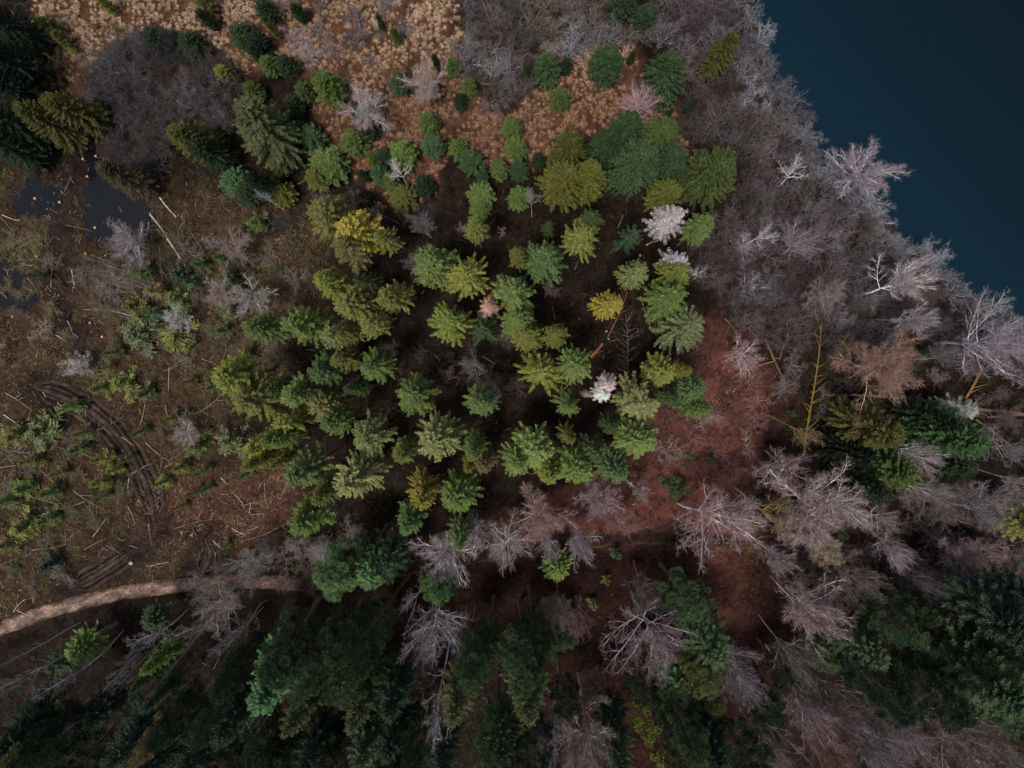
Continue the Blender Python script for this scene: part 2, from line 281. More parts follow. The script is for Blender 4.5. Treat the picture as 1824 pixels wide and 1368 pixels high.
# ---------------------------------------------------------------- tree generators (unit variants, shared meshes)
def unit(a): return a/(np.linalg.norm(a, axis=-1, keepdims=True)+1e-9)
def trunk_mesh(h, r, mat=M_BARK, lean=.15, k=7, seed=0):
    g_ = np.random.default_rng(seed); n = 9; z = np.linspace(-.3, h, n)
    P = np.stack([lean*np.sin(z/h*3+seed), lean*np.cos(z/h*2.3+seed)-lean*math.cos(seed), z], 1); P[:, :2] -= P[0, :2]*(1-np.linspace(0, 1, n))[:, None]; P[:, :2] *= np.linspace(0, 1, n)[:, None]*(1-np.linspace(0, 1, n)[:, None]*.8)
    R = r*(1-np.linspace(0, 1, n))**.8+.02; R[0] *= 1.5
    mb = MB(); mb.path(P, R, k); return mb.mesh('trunk', mat, True)
def spruce(seed, h=16., R=2.5, zb=.18, whorl=.46, nb=6, e_top=38, e_bot=-18, droop=.5, prof=.8, wdt=.15, spray=.42, dens=.15, wood=True, domed=False, jag=.2, zdrop=.25):
    g_ = np.random.default_rng(seed); mb = MB(); z = h*zb; base = z; bx = []
    while z < h-.15:
        t = (h-z)/(h-base)
        L = R*(min(1, t*1.12)**prof if not domed else (1-(1-min(1, t*1.3))**2)**.5*(1 if t < .75 else 1-.5*(t-.75)/.25))*1.0
        L = max(.22, L); e = e_top+(e_bot-e_top)*min(1, t*1.25)
        a0 = g_.uniform(0, 6.28); n_ = nb if t > .06 else 4
        thin_a = g_.uniform(0, 6.28)
        for q in range(n_): 
            if g_.random() < .06: continue
            bx.append((z+g_.uniform(-.25, .25)*whorl, a0+q*6.283/n_+g_.normal(0, .22), L*g_.uniform(1-jag*1.6, 1+jag), math.radians(e+g_.normal(0, 7)), t))
        z += whorl*(.55+.5*t) if t < .35 else whorl
    W0, W1, WR0, WR1 = [], [], [], []
    for zz, a, L, e, t in bx:
        f = np.array([math.cos(a), math.sin(a), 0]); sd_ = np.array([-f[1], f[0], 0]); S = np.linspace(0, 1, 7); dr = droop*t*L*.35; bend = g_.normal(0, .10)
        P = np.array([0, 0, zz])+S[:, None]*L*f*math.cos(e)+S[:, None]**2*bend*L*sd_; P[:, 2] += S*L*math.sin(e)-dr*S**1.6+.28*dr*S**4*2
        n = max(4, int(L/dens)); s = np.repeat((np.arange(n)+.6)/n, 2); s = np.clip(s+g_.uniform(-.4, .4, 2*n)/n, .06, 1); sg = np.tile([1, -1], n)
        p = np.stack([np.interp(s, S, P[:, k]) for k in range(3)], 1); tg = np.gradient(P, axis=0)
        fw = unit(np.stack([np.interp(s, S, tg[:, k]) for k in range(3)], 1))
        l = (min(.85, spray*L)*np.clip(s*3.2, .35, 1)*(1.04-s)**.65+.13)*g_.uniform(.6, 1.25, 2*n)
        an = np.radians(g_.uniform(35, 62, 2*n)); d = unit(fw*np.cos(an)[:, None]+sd_*(np.sin(an)*sg)[:, None]+np.array([0, 0, 1])*(-zdrop+g_.normal(0, .22, 2*n))[:, None])
        sw = unit(np.cross(d, [0, 0, 1.0])); up = np.cross(sw, d); ro = g_.normal(0, .6, 2*n)
        wv = (sw*np.cos(ro)[:, None]+up*np.sin(ro)[:, None])*(wdt*.5*g_.uniform(.7, 1.3, 2*n))[:, None]
        tn = g_.uniform(.5, 1.5, 2*n)*g_.uniform(.8, 1.25)
        mid = p+d*(l*.45)[:, None]-np.array([0, 0, .02]); tip = p+d*l[:, None]-np.array([0, 0, 1])*(l*.12)[:, None]
        mb.quads(p, mid+wv, tip, mid-wv, tn)
        # shoots along the axis
        m_ = max(3, n//2); s2 = np.linspace(.1, .92, m_); p2 = np.stack([np.interp(s2, S, P[:, k]) for k in range(3)], 1); q2 = np.stack([np.interp(np.minimum(1, s2+.8/m_), S, P[:, k]) for k in range(3)], 1)
        ww = np.tile(sd_, (m_, 1))*wdt*.45+np.array([0, 0, 1])*g_.normal(0, .04, m_)[:, None]; mm = .5*(p2+q2)
        mb.quads(p2, mm+ww, q2+(q2-p2)*.3, mm-ww, g_.uniform(.9, 1.35, m_))
        if wood: W0.append(P[0]); W1.append(P[4]); WR0.append(.012+.010*L); WR1.append(.008)
    m_ = 10; zz = np.linspace(h-1.0, h, m_); aa = g_.uniform(0, 6.28, m_); p = np.stack([0*zz, 0*zz, zz], 1); d = np.stack([np.cos(aa)*.25, np.sin(aa)*.25, .35+0*aa], 1)*(.5+(h-zz)[:, None]*.5); wv = np.stack([-np.sin(aa), np.cos(aa), 0*aa], 1)*.06
    mb.quads(p, p+d*.5+wv, p+d, p+d*.5-wv, 1.15)
    cr = mb.mesh('crown', M_NEEDLE); br = None
    if wood:
        wb = MB(); wb.tubes(W0, W1, WR0, WR1, 3); br = wb.mesh('branches', M_TWIG)
    return dict(h=h, R=R, crown=cr, wood=br, trunk=trunk_mesh(h*.99, .02*h**.75+.06, seed=seed))
def pine(seed, h=24., R=3.4, zb=.42, nc=95, cr_=.72, nn=74, lw=.16, up=.35, fl=.46):
    g_ = np.random.default_rng(seed); mb = MB(); wb = MB(); C = []
    for k in range(nc):
        t = ((k+.5)/nc)**.85; z = h-(h*(1-zb))*t; L = R*min(1, (t*1.5+.06))**.6*(1-.3*max(0, t-.7)/.3)*g_.uniform(.45, 1.1); a = k*2.39996+g_.normal(0, .35)
        C.append((L*math.cos(a), L*math.sin(a), z+L*.18-.3*g_.random(), z-.4*L*(.5-t)))
    C.append((0, 0, h-.3, h-1.5)); C = np.array(C)
    st = np.stack([0*C[:, 0], 0*C[:, 0], np.minimum(C[:, 3]-.3*np.hypot(C[:, 0], C[:, 1]), h-1)], 1)
    wb.tubes(st, C[:, :3], .03+.012*np.hypot(C[:, 0], C[:, 1]), np.full(len(C), .02), 4)
    for c in C:
        r = cr_*g_.uniform(.65, 1.25); m = int(nn*g_.uniform(.8, 1.2)); d = unit(g_.normal(0, 1, (m, 3))+np.array([0, 0, up])+.35*unit(np.array([c[0], c[1], 0.])))
        p = c[:3]+d*(r*g_.uniform(.25, .72, m))[:, None]*np.array([1, 1, .75]); l = r*g_.uniform(fl*.7, fl*1.35, m)
        d2 = unit(d+g_.normal(0, .35, (m, 3))); sw = unit(np.cross(d2, g_.normal(0, 1, (m, 3)))); wv = sw*(lw*.5*g_.uniform(.7, 1.3, m))[:, None]
        mid = p+d2*(l*.5)[:, None]; tn = g_.uniform(.65, 1.35)*g_.uniform(.55, 1.5, m)
        mb.quads(p, mid+wv, p+d2*l[:, None], mid-wv, tn)
    return dict(h=h, R=R, crown=mb.mesh('crown', M_NEEDLE), wood=wb.mesh('branches', M_BARK), trunk=trunk_mesh(h*.98, .30, seed=seed), dark=1)
def bare(seed, h=15., R=4., levels=((7, .55, 50), (6, .5, 42), (6, .45, 40), (5, .42, 38)), t0=.35, limb0=.62, r0=.17, upb=.25, wig=.16, thin=.55, spray=4, fork=True, stems=1, sl=.5, minr=.011, cut=2):
    g_ = np.random.default_rng(seed); segs = {0: [], 1: []}; spr = []
    def poly(p, d, L, r, r1, lev, n):
        pts = [p]; dd = d
        for k in range(n):
            dd = dd+g_.normal(0, wig, 3)+np.array([0, 0, upb*.25*(1 if lev else 0)]); dd = dd/np.linalg.norm(dd); pts.append(pts[-1]+dd*L/n)
        rr = np.linspace(r, r1, n+1); b = 0 if lev <= cut else 1
        for k in range(n): segs[b].append((pts[k], pts[k+1], rr[k], rr[k+1], lev))
        return pts
    def grow(p, d, L, r, lev):
        n = 5 if lev == 0 else (4 if lev < 3 else 3); pts = poly(p, d, L, r, max(minr*.8, r*(.5 if lev else .45)), lev, n); T = np.array(pts)
        if lev >= len(levels):
            for q in range(spray):
                s = g_.uniform(.25, 1)*(n-.01); k = int(s); b = T[k]+(T[k+1]-T[k])*(s-k); dv = unit(unit(T[k+1]-T[k])+g_.normal(0, .55, 3)+np.array([0, 0, upb*.5])); spr.append((b, dv, g_.uniform(.5, 1.2)*sl))
            return
        nb, ratio, ang = levels[lev]; nb = max(2, int(round(nb*g_.uniform(.75, 1.25)))); lo = t0 if lev == 0 else .2
        a0 = g_.uniform(0, 6.28)
        for q in range(nb):
            f = lo+(1-lo)*((q+g_.uniform(.1, .9))/nb); s = f*(n-.01); k = int(s); b = T[k]+(T[k+1]-T[k])*(s-k); dp = unit(T[k+1]-T[k])
            a = a0+q*2.4+g_.normal(0, .3); x_ = unit(np.cross(dp, [.3, .5, .81])); y_ = np.cross(dp, x_); an = math.radians(ang*(g_.uniform(.7, 1.3) if lev else g_.uniform(.45, 1.3)))
            dv = unit(dp*math.cos(an)+(x_*math.cos(a)+y_*math.sin(a))*math.sin(an)+np.array([0, 0, upb if lev else .1]))
            l = (L*ratio*(1.15-.55*f)*g_.uniform(.75, 1.25)) if lev else R*limb0*2*(1.1-.5*(f-lo)/(1-lo))*g_.uniform(.8, 1.2)
            rr = (r*(1-.5*f))*thin*g_.uniform(.8, 1.1)
            grow(b, dv, l, max(minr, rr), lev+1)
        if lev < 2 and fork: grow(T[-1], unit(T[-1]-T[-2]), L*.35 if lev else R*.7, max(minr, r*.42), lev+1 if lev else 1)
    for q in range(stems):
        if stems == 1: grow(np.array([0, 0, -.2]), np.array([0, 0, 1.]), h*.72, r0, 0)
        else:
            a = q*6.283/stems+g_.normal(0, .3); ti = g_.uniform(.15, .75); d = unit(np.array([math.cos(a)*ti, math.sin(a)*ti, 1]))
            grow(np.array([math.cos(a)*.25, math.sin(a)*.25, -.15]), d, h*g_.uniform(.6, .95), r0*g_.uniform(.7, 1.2), 1)
    out = []
    for b in (0, 1):
        mb = MB(); S = segs[b]
        if S:
            p0 = np.array([q[0] for q in S]); p1 = np.array([q[1] for q in S]); a = np.array([q[2] for q in S]); c = np.array([q[3] for q in S])
            mb.tubes(p0, p1, a, c, 5 if b == 0 and stems == 1 and cut < 3 else 4 if b == 0 else 3, g_.uniform(.5, 1.45, len(S))*(np.array([(1.9, 1.9, 1.7, .9, .75, .7)[min(5, q[4])] for q in S]) if stems > 1 else 1))
        if b == 1 and spr:
            B = np.array([q[0] for q in spr]); D = np.array([q[1] for q in spr]); L = np.array([q[2] for q in spr]); W = unit(np.cross(D, g_.normal(0, 1, D.shape)))*.011
            M_ = B+D*(L*.55)[:, None]+g_.normal(0, .04, D.shape)
            mb.quads(B-W, B+W, M_+W*.7, M_-W*.7, g_.uniform(.75, 1.25, len(B))); E = M_+unit(D+g_.normal(0, .3, D.shape))*(L*.5)[:, None]; mb.tris(M_-W*.7, M_+W*.7, E, 1.)
        out.append(mb)
    V = np.concatenate(out[1].V); rad = np.percentile(np.hypot(V[:, 0], V[:, 1]), 90); hh = V[:, 2].max()
    if stems > 1:
        for k in (0, 1): out[0].V += out[1].V if k == 0 else []
        out[0].F += [f+out[0].n for f in out[1].F]; out[0].T += out[1].T
        return dict(h=hh, R=rad, one=out[0].mesh('bare_shrub', M_TWIG))
    return dict(h=hh, R=rad, trunk=out[0].mesh('trunk', M_BARK), crown=out[1].mesh('crown', M_TWIG))
SPR = [spruce(10+k, R=2.5+.1*(k % 3), h=16+k % 3, zb=.58, e_top=(42, 34, 48, 38)[k % 4], e_bot=-6, droop=(.4, .6, .3, .5)[k % 4], whorl=(.34, .38, .33, .40)[k % 4], nb=(9, 10, 8, 9)[(k*3) % 4], prof=(.55, .68, .5, .6)[k % 4], jag=(.18, .28, .22)[k % 3], spray=(.19, .16, .22, .17)[k % 4], wdt=.085, dens=.058) for k in range(12)]
SPARSE = [spruce(40+k, h=16, R=2.7, zb=.55, whorl=.6, nb=6, jag=.3, spray=.18, wdt=.11, droop=.7, dens=.065, prof=.6) for k in range(3)]
PALM = [spruce(50+k, h=15.5, R=2.9, zb=.52, whorl=.45, nb=7, jag=.12, spray=.13, wdt=.11, droop=.35, dens=.055, e_top=42, e_bot=-8, prof=.5) for k in range(2)]
YNG = [spruce(60+k, h=5.5, R=1.9, zb=.05, whorl=.26, nb=10, e_top=58, e_bot=8, droop=.3, wdt=.075, spray=.24, dens=.065, domed=True, jag=.16, zdrop=.0) for k in range(5)]
SAP = [spruce(70+k, h=3.6, R=1.15, zb=.08, whorl=.36, nb=5, e_top=50, e_bot=10, droop=.3, wdt=.11, spray=.45, dens=.15, jag=.4, zdrop=.05) for k in range(4)]
FIR = [spruce(80+k, h=11, R=3.3, zb=.18, whorl=.42, nb=11, e_top=44, e_bot=-5, droop=.45, wdt=.10, spray=.15, dens=.06, prof=.45, jag=.13, zdrop=.12) for k in range(4)]
PINE = [pine(90+k, R=3.4+.1*k, h=24, zb=(.5, .56, .46)[k % 3], nc=(84, 74, 96, 80, 90, 78)[k], cr_=(.82, .9, .74)[k % 3], nn=330, lw=.062, fl=.27) for k in range(6)]
TUFT = [pine(97, h=18, R=2.9, zb=.3, nc=48, cr_=.66, nn=190, lw=.075, up=.9, fl=.5)]
DEAD = [spruce(100+k, h=15, R=2., zb=.5, whorl=.62, nb=(8, 7, 6)[k], wdt=.045, spray=.26, dens=.075, droop=.35, jag=.25, zdrop=.15, prof=.5) for k in range(3)]
BROAD = [bare(110+k, h=13+k % 3, R=4.2, levels=((16, .56, 50), (8, .42, 38), (7, .42, 34), (4, .42, 34)), wig=.10, upb=.09, t0=.55, r0=.2, thin=.57, spray=2, sl=.5, limb0=.58, cut=3, minr=.0095) for k in range(5)]
FINE = [bare(120+k, h=12, R=3.2, levels=((20, .5, 52), (7, .46, 36), (5, .42, 34), (3, .4, 34)), upb=.10, sl=.5, spray=2, wig=.08, r0=.15, t0=.4, thin=.54, cut=2, minr=.0080) for k in range(5)]
GNARL = [bare(130+k, h=11, R=3.6, levels=((10, .6, 60), (6, .5, 48), (5, .45, 44), (3, .4, 40)), wig=.2, upb=.10, spray=1, sl=.35, r0=.17, minr=.011, thin=.6, cut=3, t0=.5) for k in range(3)]
BIRCH = [bare(140+k, h=17, R=2.0, levels=((15, .42, 40), (6, .42, 36), (4, .4, 34)), t0=.4, limb0=.55, r0=.075, upb=.15, wig=.10, spray=2, sl=.5, thin=.28, cut=1, minr=.008) for k in range(4)]
SHRUB = [bare(150+k, h=4.2, R=2, levels=((5, .5, 40), (6, .52, 38), (5, .46, 36), (3, .42, 34)), r0=.055, upb=.14, wig=.17, spray=2, sl=.5, stems=(7, 6, 8)[k % 3], thin=.6, minr=.009, fork=False) for k in range(8)]
# ---------------------------------------------------------------- registry for labels
REG = []
def reg(o, what, u, v, cat, group=None, label=None):
    o['category'] = cat
    if group: o['group'] = group
    if label: o['label'] = label
    REG.append((o, what, u, v, label))
CC = {'y': ((.205, .165, .026), 'bright yellow'), 'yg': ((.145, .160, .028), 'yellow green'), 'o': ((.112, .112, .026), 'olive'), 'g': ((.082, .120, .028), 'mid green'),
      'b': ((.048, .092, .034), 'bluish green'), 'd': ((.026, .045, .018), 'dark green'), 'l': ((.106, .150, .040), 'light green'), 'k': ((.0095, .020, .010), 'blackish green'),
      'br': ((.108, .085, .034), 'brownish'), 'gr': ((.098, .120, .046), 'greyish green'), 'do': ((.046, .052, .018), 'dark olive'), 'p': ((.148, .162, .056), 'pale green')}
def put(V, name, u, v, r, h, col, what, cat, group, label=None, zc=.6, bark=(.12, .085, .06), wood=None, jit=.12, lean=None):
    x, y = at(u, v, zc*h); R = r*(H-zc*h)/FPX; o = bpy.data.objects.new(name, None); COL.objects.link(o); o.empty_display_size = .5
    z = float(height(np.array([x]), np.array([y]))[0]); o.location = (x, y, z); o.rotation_euler = ((lean[0], lean[1], random.uniform(0, 6.28)) if lean else (random.gauss(0, .035), random.gauss(0, .035), random.uniform(0, 6.28)))
    s = R/V['R']; o.scale = (s*random.uniform(.92, 1.1), s*random.uniform(.92, 1.1), h/V['h'])
    kk = random.uniform(1-jit*1.4, 1+jit*1.4); c = tuple(max(.002, q*kk*random.uniform(.95, 1.05)) for q in col)
    link('trunk', V['trunk'], o, color=bark); link('crown', V['crown'], o, color=c)
    if V.get('wood'): br_ = link('branches', V['wood'], o, color=wood or ((.035, .028, .02) if V.get('dark') else (.26, .24, .22))); br_['kind'] = 'stuff'
    reg(o, what, u, v, cat, group, label); return o
def stand(rows, Vs, name, noun, h, cat, group, zc=None, shade=1.0, grow=1.0, blend=False, **k):
    if zc is None: zc = .77 if Vs[0] in SPR+PALM+SPARSE else .55
    for n, row in enumerate(rows):
        u, v, r, c = row[:4]; hh = row[4] if len(row) > 4 and row[4] else h*random.uniform(.92, 1.08)
        lab = row[5] if len(row) > 5 else None; col, wd = CC[c]; col = tuple((.72*q+.28*m_ if blend else q)*shade for q, m_ in zip(col, (.100, .122, .034)))
        put(Vs[(n*5+n//7) % len(Vs)], name, u, v, r*grow, hh, col, (f'{wd} {noun}'), cat, group, lab, zc, **k)
exec_order = None
# --- tall spruces of the middle stand: u, v, r(px), colour
TALL = [(569, 381, 42, 'o'), (688, 419, 26, 'o'), (607, 451, 35, 'br'), (580, 512, 31, 'yg'), (627, 527, 37, 'o'), (656, 495, 20, 'd'), (705, 520, 30, 'o'), (779, 477, 43, 'g'), (832, 489, 43, 'yg'),
 (553, 578, 36, 'g'), (468, 585, 33, 'g'), (656, 580, 29, 'o'), (618, 591, 27, 'o'), (612, 644, 24, 'o'), (566, 650, 33, 'b'), (664, 651, 33, 'g'), (531, 694, 33, 'l'), (566, 691, 22, 'd'), (498, 685, 20, 'd'),
 (577, 726, 38, 'br'), (734, 720, 36, 'g'), (849, 720, 33, 'gr'), (798, 594, 39, 'yg'), (921, 520, 37, 'l'), (920, 575, 35, 'g'), (941, 609, 30, 'yg'), (448, 703, 46, 'o'), (405, 672, 38, 'yg'), (845, 413, 22, 'o'),
 (1038, 426, 38, 'yg'), (1061, 387, 22, 'd'), (965, 463, 41, 'b'), (925, 457, 20, 'o'), (976, 403, 14, 'd'), (1254, 410, 29, 'g'), (1134, 488, 29, 'p'), (1196, 492, 34, 'yg'), (1187, 542, 40, 'g'),
 (997, 612, 24, 'o'), (1032, 648, 33, 'l'), (1014, 717, 25, 'g'), (1181, 659, 31, 'yg'), (1213, 659, 18, 'y'), (1228, 697, 37, 'b'), (1131, 714, 39, 'p'), (1240, 740, 24, 'g'),
 (604, 760, 32, 'g'), (648, 783, 41, 'gr'), (707, 812, 26, 'o'), (841, 792, 24, 'g'), (911, 826, 33, 'l'), (472, 802, 28, 'yg'), (448, 822, 23, 'yg'), (510, 789, 25, 'g'), (510, 820, 19, 'yg'), (557, 829, 35, 'gr'),
 (577, 885, 26, 'g'), (542, 903, 17, 'o'), (548, 938, 33, 'g'), (727, 920, 31, 'b'), (950, 795, 43, 'l'), (1006, 774, 19, 'o'), (985, 835, 28, 'yg'), (1026, 841, 38, 'g'), (1082, 830, 35, 'b'), (1055, 806, 24, 'd'), (1134, 783, 41, 'l'),
 (820, 882, 37, 'g'), (808, 941, 27, 'gr'), (1095, 760, 20, 'd'), (640, 700, 18, 'd'), (1190, 700, 24, 'd')]
stand(TALL, SPR, 'spruce', 'tall spruce', 16.5, 'spruce', 'tall spruces of the middle stand', blend=True)
stand([(651, 407, 45, 'y', 17, 'bright yellow tall spruce, the yellowest crown of the stand')], SPR, 'spruce', '', 17, 'spruce', 'tall spruces of the middle stand')
stand([(1069, 545, 26, 'y', 17, 'small round golden spruce standing alone over dark forest floor')], [SPR[0]], 'spruce', '', 17, 'spruce', 'tall spruces of the middle stand')
stand([(589, 609, 33, 'p'), (861, 583, 34, 'd', 13, 'thin dark spruce with sparse star shaped boughs under the pink dead spruce'), (971, 679, 41, 'yg'), (1123, 419, 27, 'd'), (522, 762, 33, 'yg')], SPARSE, 'spruce', 'open branched spruce', 16.5, 'spruce', 'tall spruces of the middle stand')
stand([(779, 789, 44, 'p', 17, 'pale spruce with long plume boughs fanned like a palm'), (636, 853, 45, 'p', 17.5, 'pale spruce leaning like a plume with comb shaped boughs'), (1213, 594, 49, 'gr', 17, 'broad grey green spruce with a frosty star shaped top'), (732, 876, 33, 'y', 16, 'golden spruce with thick spread plume boughs')], PALM, 'spruce', '', 17, 'spruce', 'tall spruces of the middle stand')
stand([(867, 821, 23, 'br', 15, 'small spruce bleached straw yellow by drying needles'), (832, 835, 15, 'y', 14, 'smallest yellow spruce tip beside the straw coloured one')], SPR, 'spruce', '', 15, 'spruce', 'tall spruces of the middle stand')
# --- young conifers round the meadow
Y_ = [(88, 47, 15, 'g'), (60, 75, 21, 'o'), (115, 70, 13, 'o'), (190, 10, 12, 'yg'), (280, 70, 22, 'd'), (345, 82, 23, 'd'), (365, 5, 18, 'o'), (372, 35, 13, 'd'), (475, 23, 21, 'd'), (402, 130, 16, 'yg'), (455, 165, 17, 'g'),
 (484, 118, 19, 'g'), (512, 118, 19, 'd'), (490, 55, 9, 'o'), (456, 93, 16, 'd'), (542, 165, 16, 'g'), (526, 193, 18, 'd'), (493, 210, 18, 'b'), (643, 200, 20, 'd'), (662, 231, 15, 'd'),
 (633, 254, 24, 'g'), (716, 149, 21, 'b'), (770, 161, 11, 'd'), (779, 112, 9, 'd'), (807, 121, 15, 'g'), (833, 158, 17, 'g'), (817, 181, 14, 'd'), (706, 64, 11, 'g'), (678, 42, 7, 'd'), (532, 22, 14, 'd'), (764, 221, 19, 'g'),
 (770, 260, 22, 'b'), (719, 278, 29, 'g'), (688, 280, 19, 'd'), (667, 288, 15, 'g'), (677, 314, 17, 'b'), (697, 326, 17, 'g'), (649, 314, 12, 'd'), (718, 354, 25, 'o'), (757, 330, 19, 'd'), (820, 266, 19, 'g'), (839, 291, 23, 'b'), (858, 314, 13, 'b'),
 (911, 227, 19, 'g'), (918, 263, 23, 'g'), (890, 301, 18, 'l'), (925, 306, 18, 'b'), (855, 347, 25, 'l'), (855, 374, 20, 'l'), (924, 355, 21, 'l'), (557, 248, 23, 'b'), (522, 225, 10, 'g'), (544, 225, 12, 'd'), (586, 292, 37, 'g'), (563, 319, 22, 'o'), (498, 295, 20, 'g'),
 (501, 345, 25, 'o'), (420, 325, 29, 'b'), (445, 345, 24, 'd'), (1007, 120, 12, 'd'), (940, 133, 11, 'd'), (997, 178, 20, 'g'), (1231, 190, 9, 'd'), (1124, 102, 8, 'd'), (959, 288, 14, 'd'), (1187, 212, 8, 'd'), (435, 65, 24, 'd'), (463, 80, 22, 'k'), (1108, 13, 26, 'd'), (1146, 34, 26, 'd')]
stand(Y_, YNG, 'young_fir', 'young fir', 3.9, 'fir', 'young firs round the grass meadow', zc=.5, shade=.72)
stand([(1079, 118, 31, 'b', 6.5, 'perfectly round deep green fir alone on the meadow beside the grey thicket'), (976, 129, 23, 'b', 6, 'rounded deep green fir beside a small one at the grey thicket edge'), (589, 156, 28, 'g', 6, 'egg shaped deep green fir beside the pale bare tree on the meadow')], [YNG[1], YNG[3]], 'young_fir', '', 8, 'fir', 'young firs round the grass meadow', zc=.5, shade=.72)
stand([(466, 236, 55, 'gr', 13, 'broad grey green fir with white bough lines beside the olive fir'), (1269, 307, 52, 'g', 12, 'largest dark fir against the lakeside thicket with a frosted top'), (1187, 137, 43, 'b', 11, 'dark broad fir with pale bough lines at the meadow end by the lakeside thicket')], FIR, 'fir', '', 10, 'fir', 'broad firs', zc=.55, shade=.52)
stand([(1013, 266, 39, 'o'), (997, 322, 44, 'yg'), (1044, 325, 37, 'yg'), (1080, 262, 31, 'b'), (1117, 231, 34, 'b'), (1172, 242, 39, 'g'), (1134, 283, 50, 'b'), (1187, 283, 42, 'b'), (1190, 342, 31, 'yg'), (340, 240, 36, 'o'), (372, 268, 33, 'd'), (1282, 98, 25, 'o'), (222, 320, 31, 'br'), (135, 195, 38, 'o'), (85, 222, 35, 'o'), (20, 220, 44, 'd'), (12, 45, 40, 'k'), (18, 110, 42, 'k'), (35, 160, 36, 'k'), (15, 270, 34, 'd'), (470, 330, 25, 'd')], FIR, 'fir', 'broad fir', 10, 'fir', 'broad firs', zc=.55, shade=.52)
# --- conifers right of the mossy trunk
stand([(1549, 762, 46, 'o', 14), (1560, 830, 50, 'g', 14), (1537, 872, 38, 'd', 13), (1684, 770, 56, 'b', 14), (1510, 800, 36, 'k', 11), (1650, 740, 32, 'd', 12), (1690, 830, 40, 'd', 8)], FIR, 'fir', 'dense fir', 14, 'fir', 'dark firs by the fallen mossy logs', zc=.55, shade=.62)
# --- big dark pines beyond the path
PN = [(604, 1025, 46, 'b', 17), (674, 1024, 38, 'b', 17), (656, 984, 31, 'd', 14), (697, 988, 30, 'd', 15), (785, 1045, 30, 'b', 14), (472, 1190, 46, 'b'), (504, 1150, 42, 'd'), (571, 1190, 46, 'd'), (545, 1245, 36, 'do'), (650, 1200, 46, 'd'), (628, 1250, 34, 'do'), (674, 1143, 36, 'k'), (645, 1310, 46, 'd'), (625, 1350, 34, 'do'),
 (469, 1310, 46, 'k'), (551, 1315, 38, 'k'), (849, 1190, 38, 'd'), (832, 1250, 38, 'do'), (925, 1190, 44, 'd'), (932, 1255, 40, 'do'), (880, 1325, 42, 'd'), (895, 1375, 36, 'do'), (703, 1300, 34, 'k'), (1216, 1070, 44, 'd', 15), (1250, 1140, 44, 'd', 18), (1255, 1200, 40, 'do', 18), (1200, 1225, 36, 'b', 16), (1262, 1245, 26, 'do', 16), (1009, 1132, 27, 'd', 10), (990, 1010, 25, 'g', 9),
 (1230, 1335, 42, 'k'), (1114, 1340, 34, 'd'), (1596, 1108, 40, 'd', 18), (1552, 1150, 42, 'd', 18), (1470, 1167, 27, 'b', 14), (1646, 1091, 26, 'd', 15), (1777, 1102, 62, 'k'), (1830, 1180, 60, 'k'), (1733, 1208, 62, 'd'), (1587, 1235, 46, 'k'), (1792, 1280, 48, 'd'), (1690, 1180, 40, 'k'),
 (395, 1249, 30, 'd'), (222, 1315, 46, 'k'), (58, 1345, 52, 'do'), (350, 1332, 44, 'k'), (130, 1360, 44, 'k'), (20, 1290, 44, 'k'), (292, 1287, 28, 'br'), (420, 1370, 44, 'k'), (270, 1375, 40, 'k'), (510, 1380, 44, 'd'), (720, 1385, 40, 'k'), (1330, 1370, 44, 'k'), (780, 1340, 34, 'k'), (1000, 1240, 30, 'k', 14),
 (320, 1265, 36, 'k'), (180, 1260, 34, 'k', 16), (95, 1300, 38, 'k'), (590, 1330, 40, 'k'), (520, 1345, 40, 'k'), (690, 1225, 34, 'k'), (700, 1360, 40, 'k'), (745, 1330, 34, 'k'), (900, 1300, 36, 'd'), (960, 1340, 34, 'k'), (870, 1150, 30, 'd', 18), (945, 1140, 34, 'd', 20), (1085, 1275, 32, 'k', 15), (1140, 1240, 28, 'k', 14), (1210, 1290, 34, 'd'), (1275, 1330, 38, 'k'), (1660, 1240, 42, 'k'), (1820, 1060, 44, 'k', 17), (430, 1195, 34, 'k'), (430, 1290, 40, 'k'), (600, 1140, 34, 'd'), (1350, 1250, 34, 'k', 14), (10, 1360, 44, 'k'), (1500, 1110, 26, 'k', 13), (1740, 1060, 34, 'k', 14), (1390, 1190, 24, 'k', 10)]
stand(PN, [PINE[0], SPR[1], PINE[1], SPR[4], PINE[2], SPR[6], PINE[3], SPR[9], PINE[4], SPR[3]], 'conifer', 'tall conifer', 23, 'conifer', 'dark conifers beyond the path', zc=.76, shade=1.25, grow=1.12)
stand([(1172, 1290, 40, 'yg', 20, 'bright lime pine with upright finger tufts among dark conifers')], TUFT, 'pine', '', 20, 'pine', 'dark conifers beyond the path', zc=.65)
stand([(281, 1173, 24, 'g', 16), (262, 1200, 22, 'd', 14), (278, 1240, 25, 'd', 17), (146, 1155, 34, 'g', 9), (272, 1108, 26, 'd', 8), (105, 1190, 26, 'd', 8), (1830, 940, 34, 'o', 12)], SPR, 'spruce', 'slender spruce', 14, 'spruce', 'spruces among the birches beyond the path')
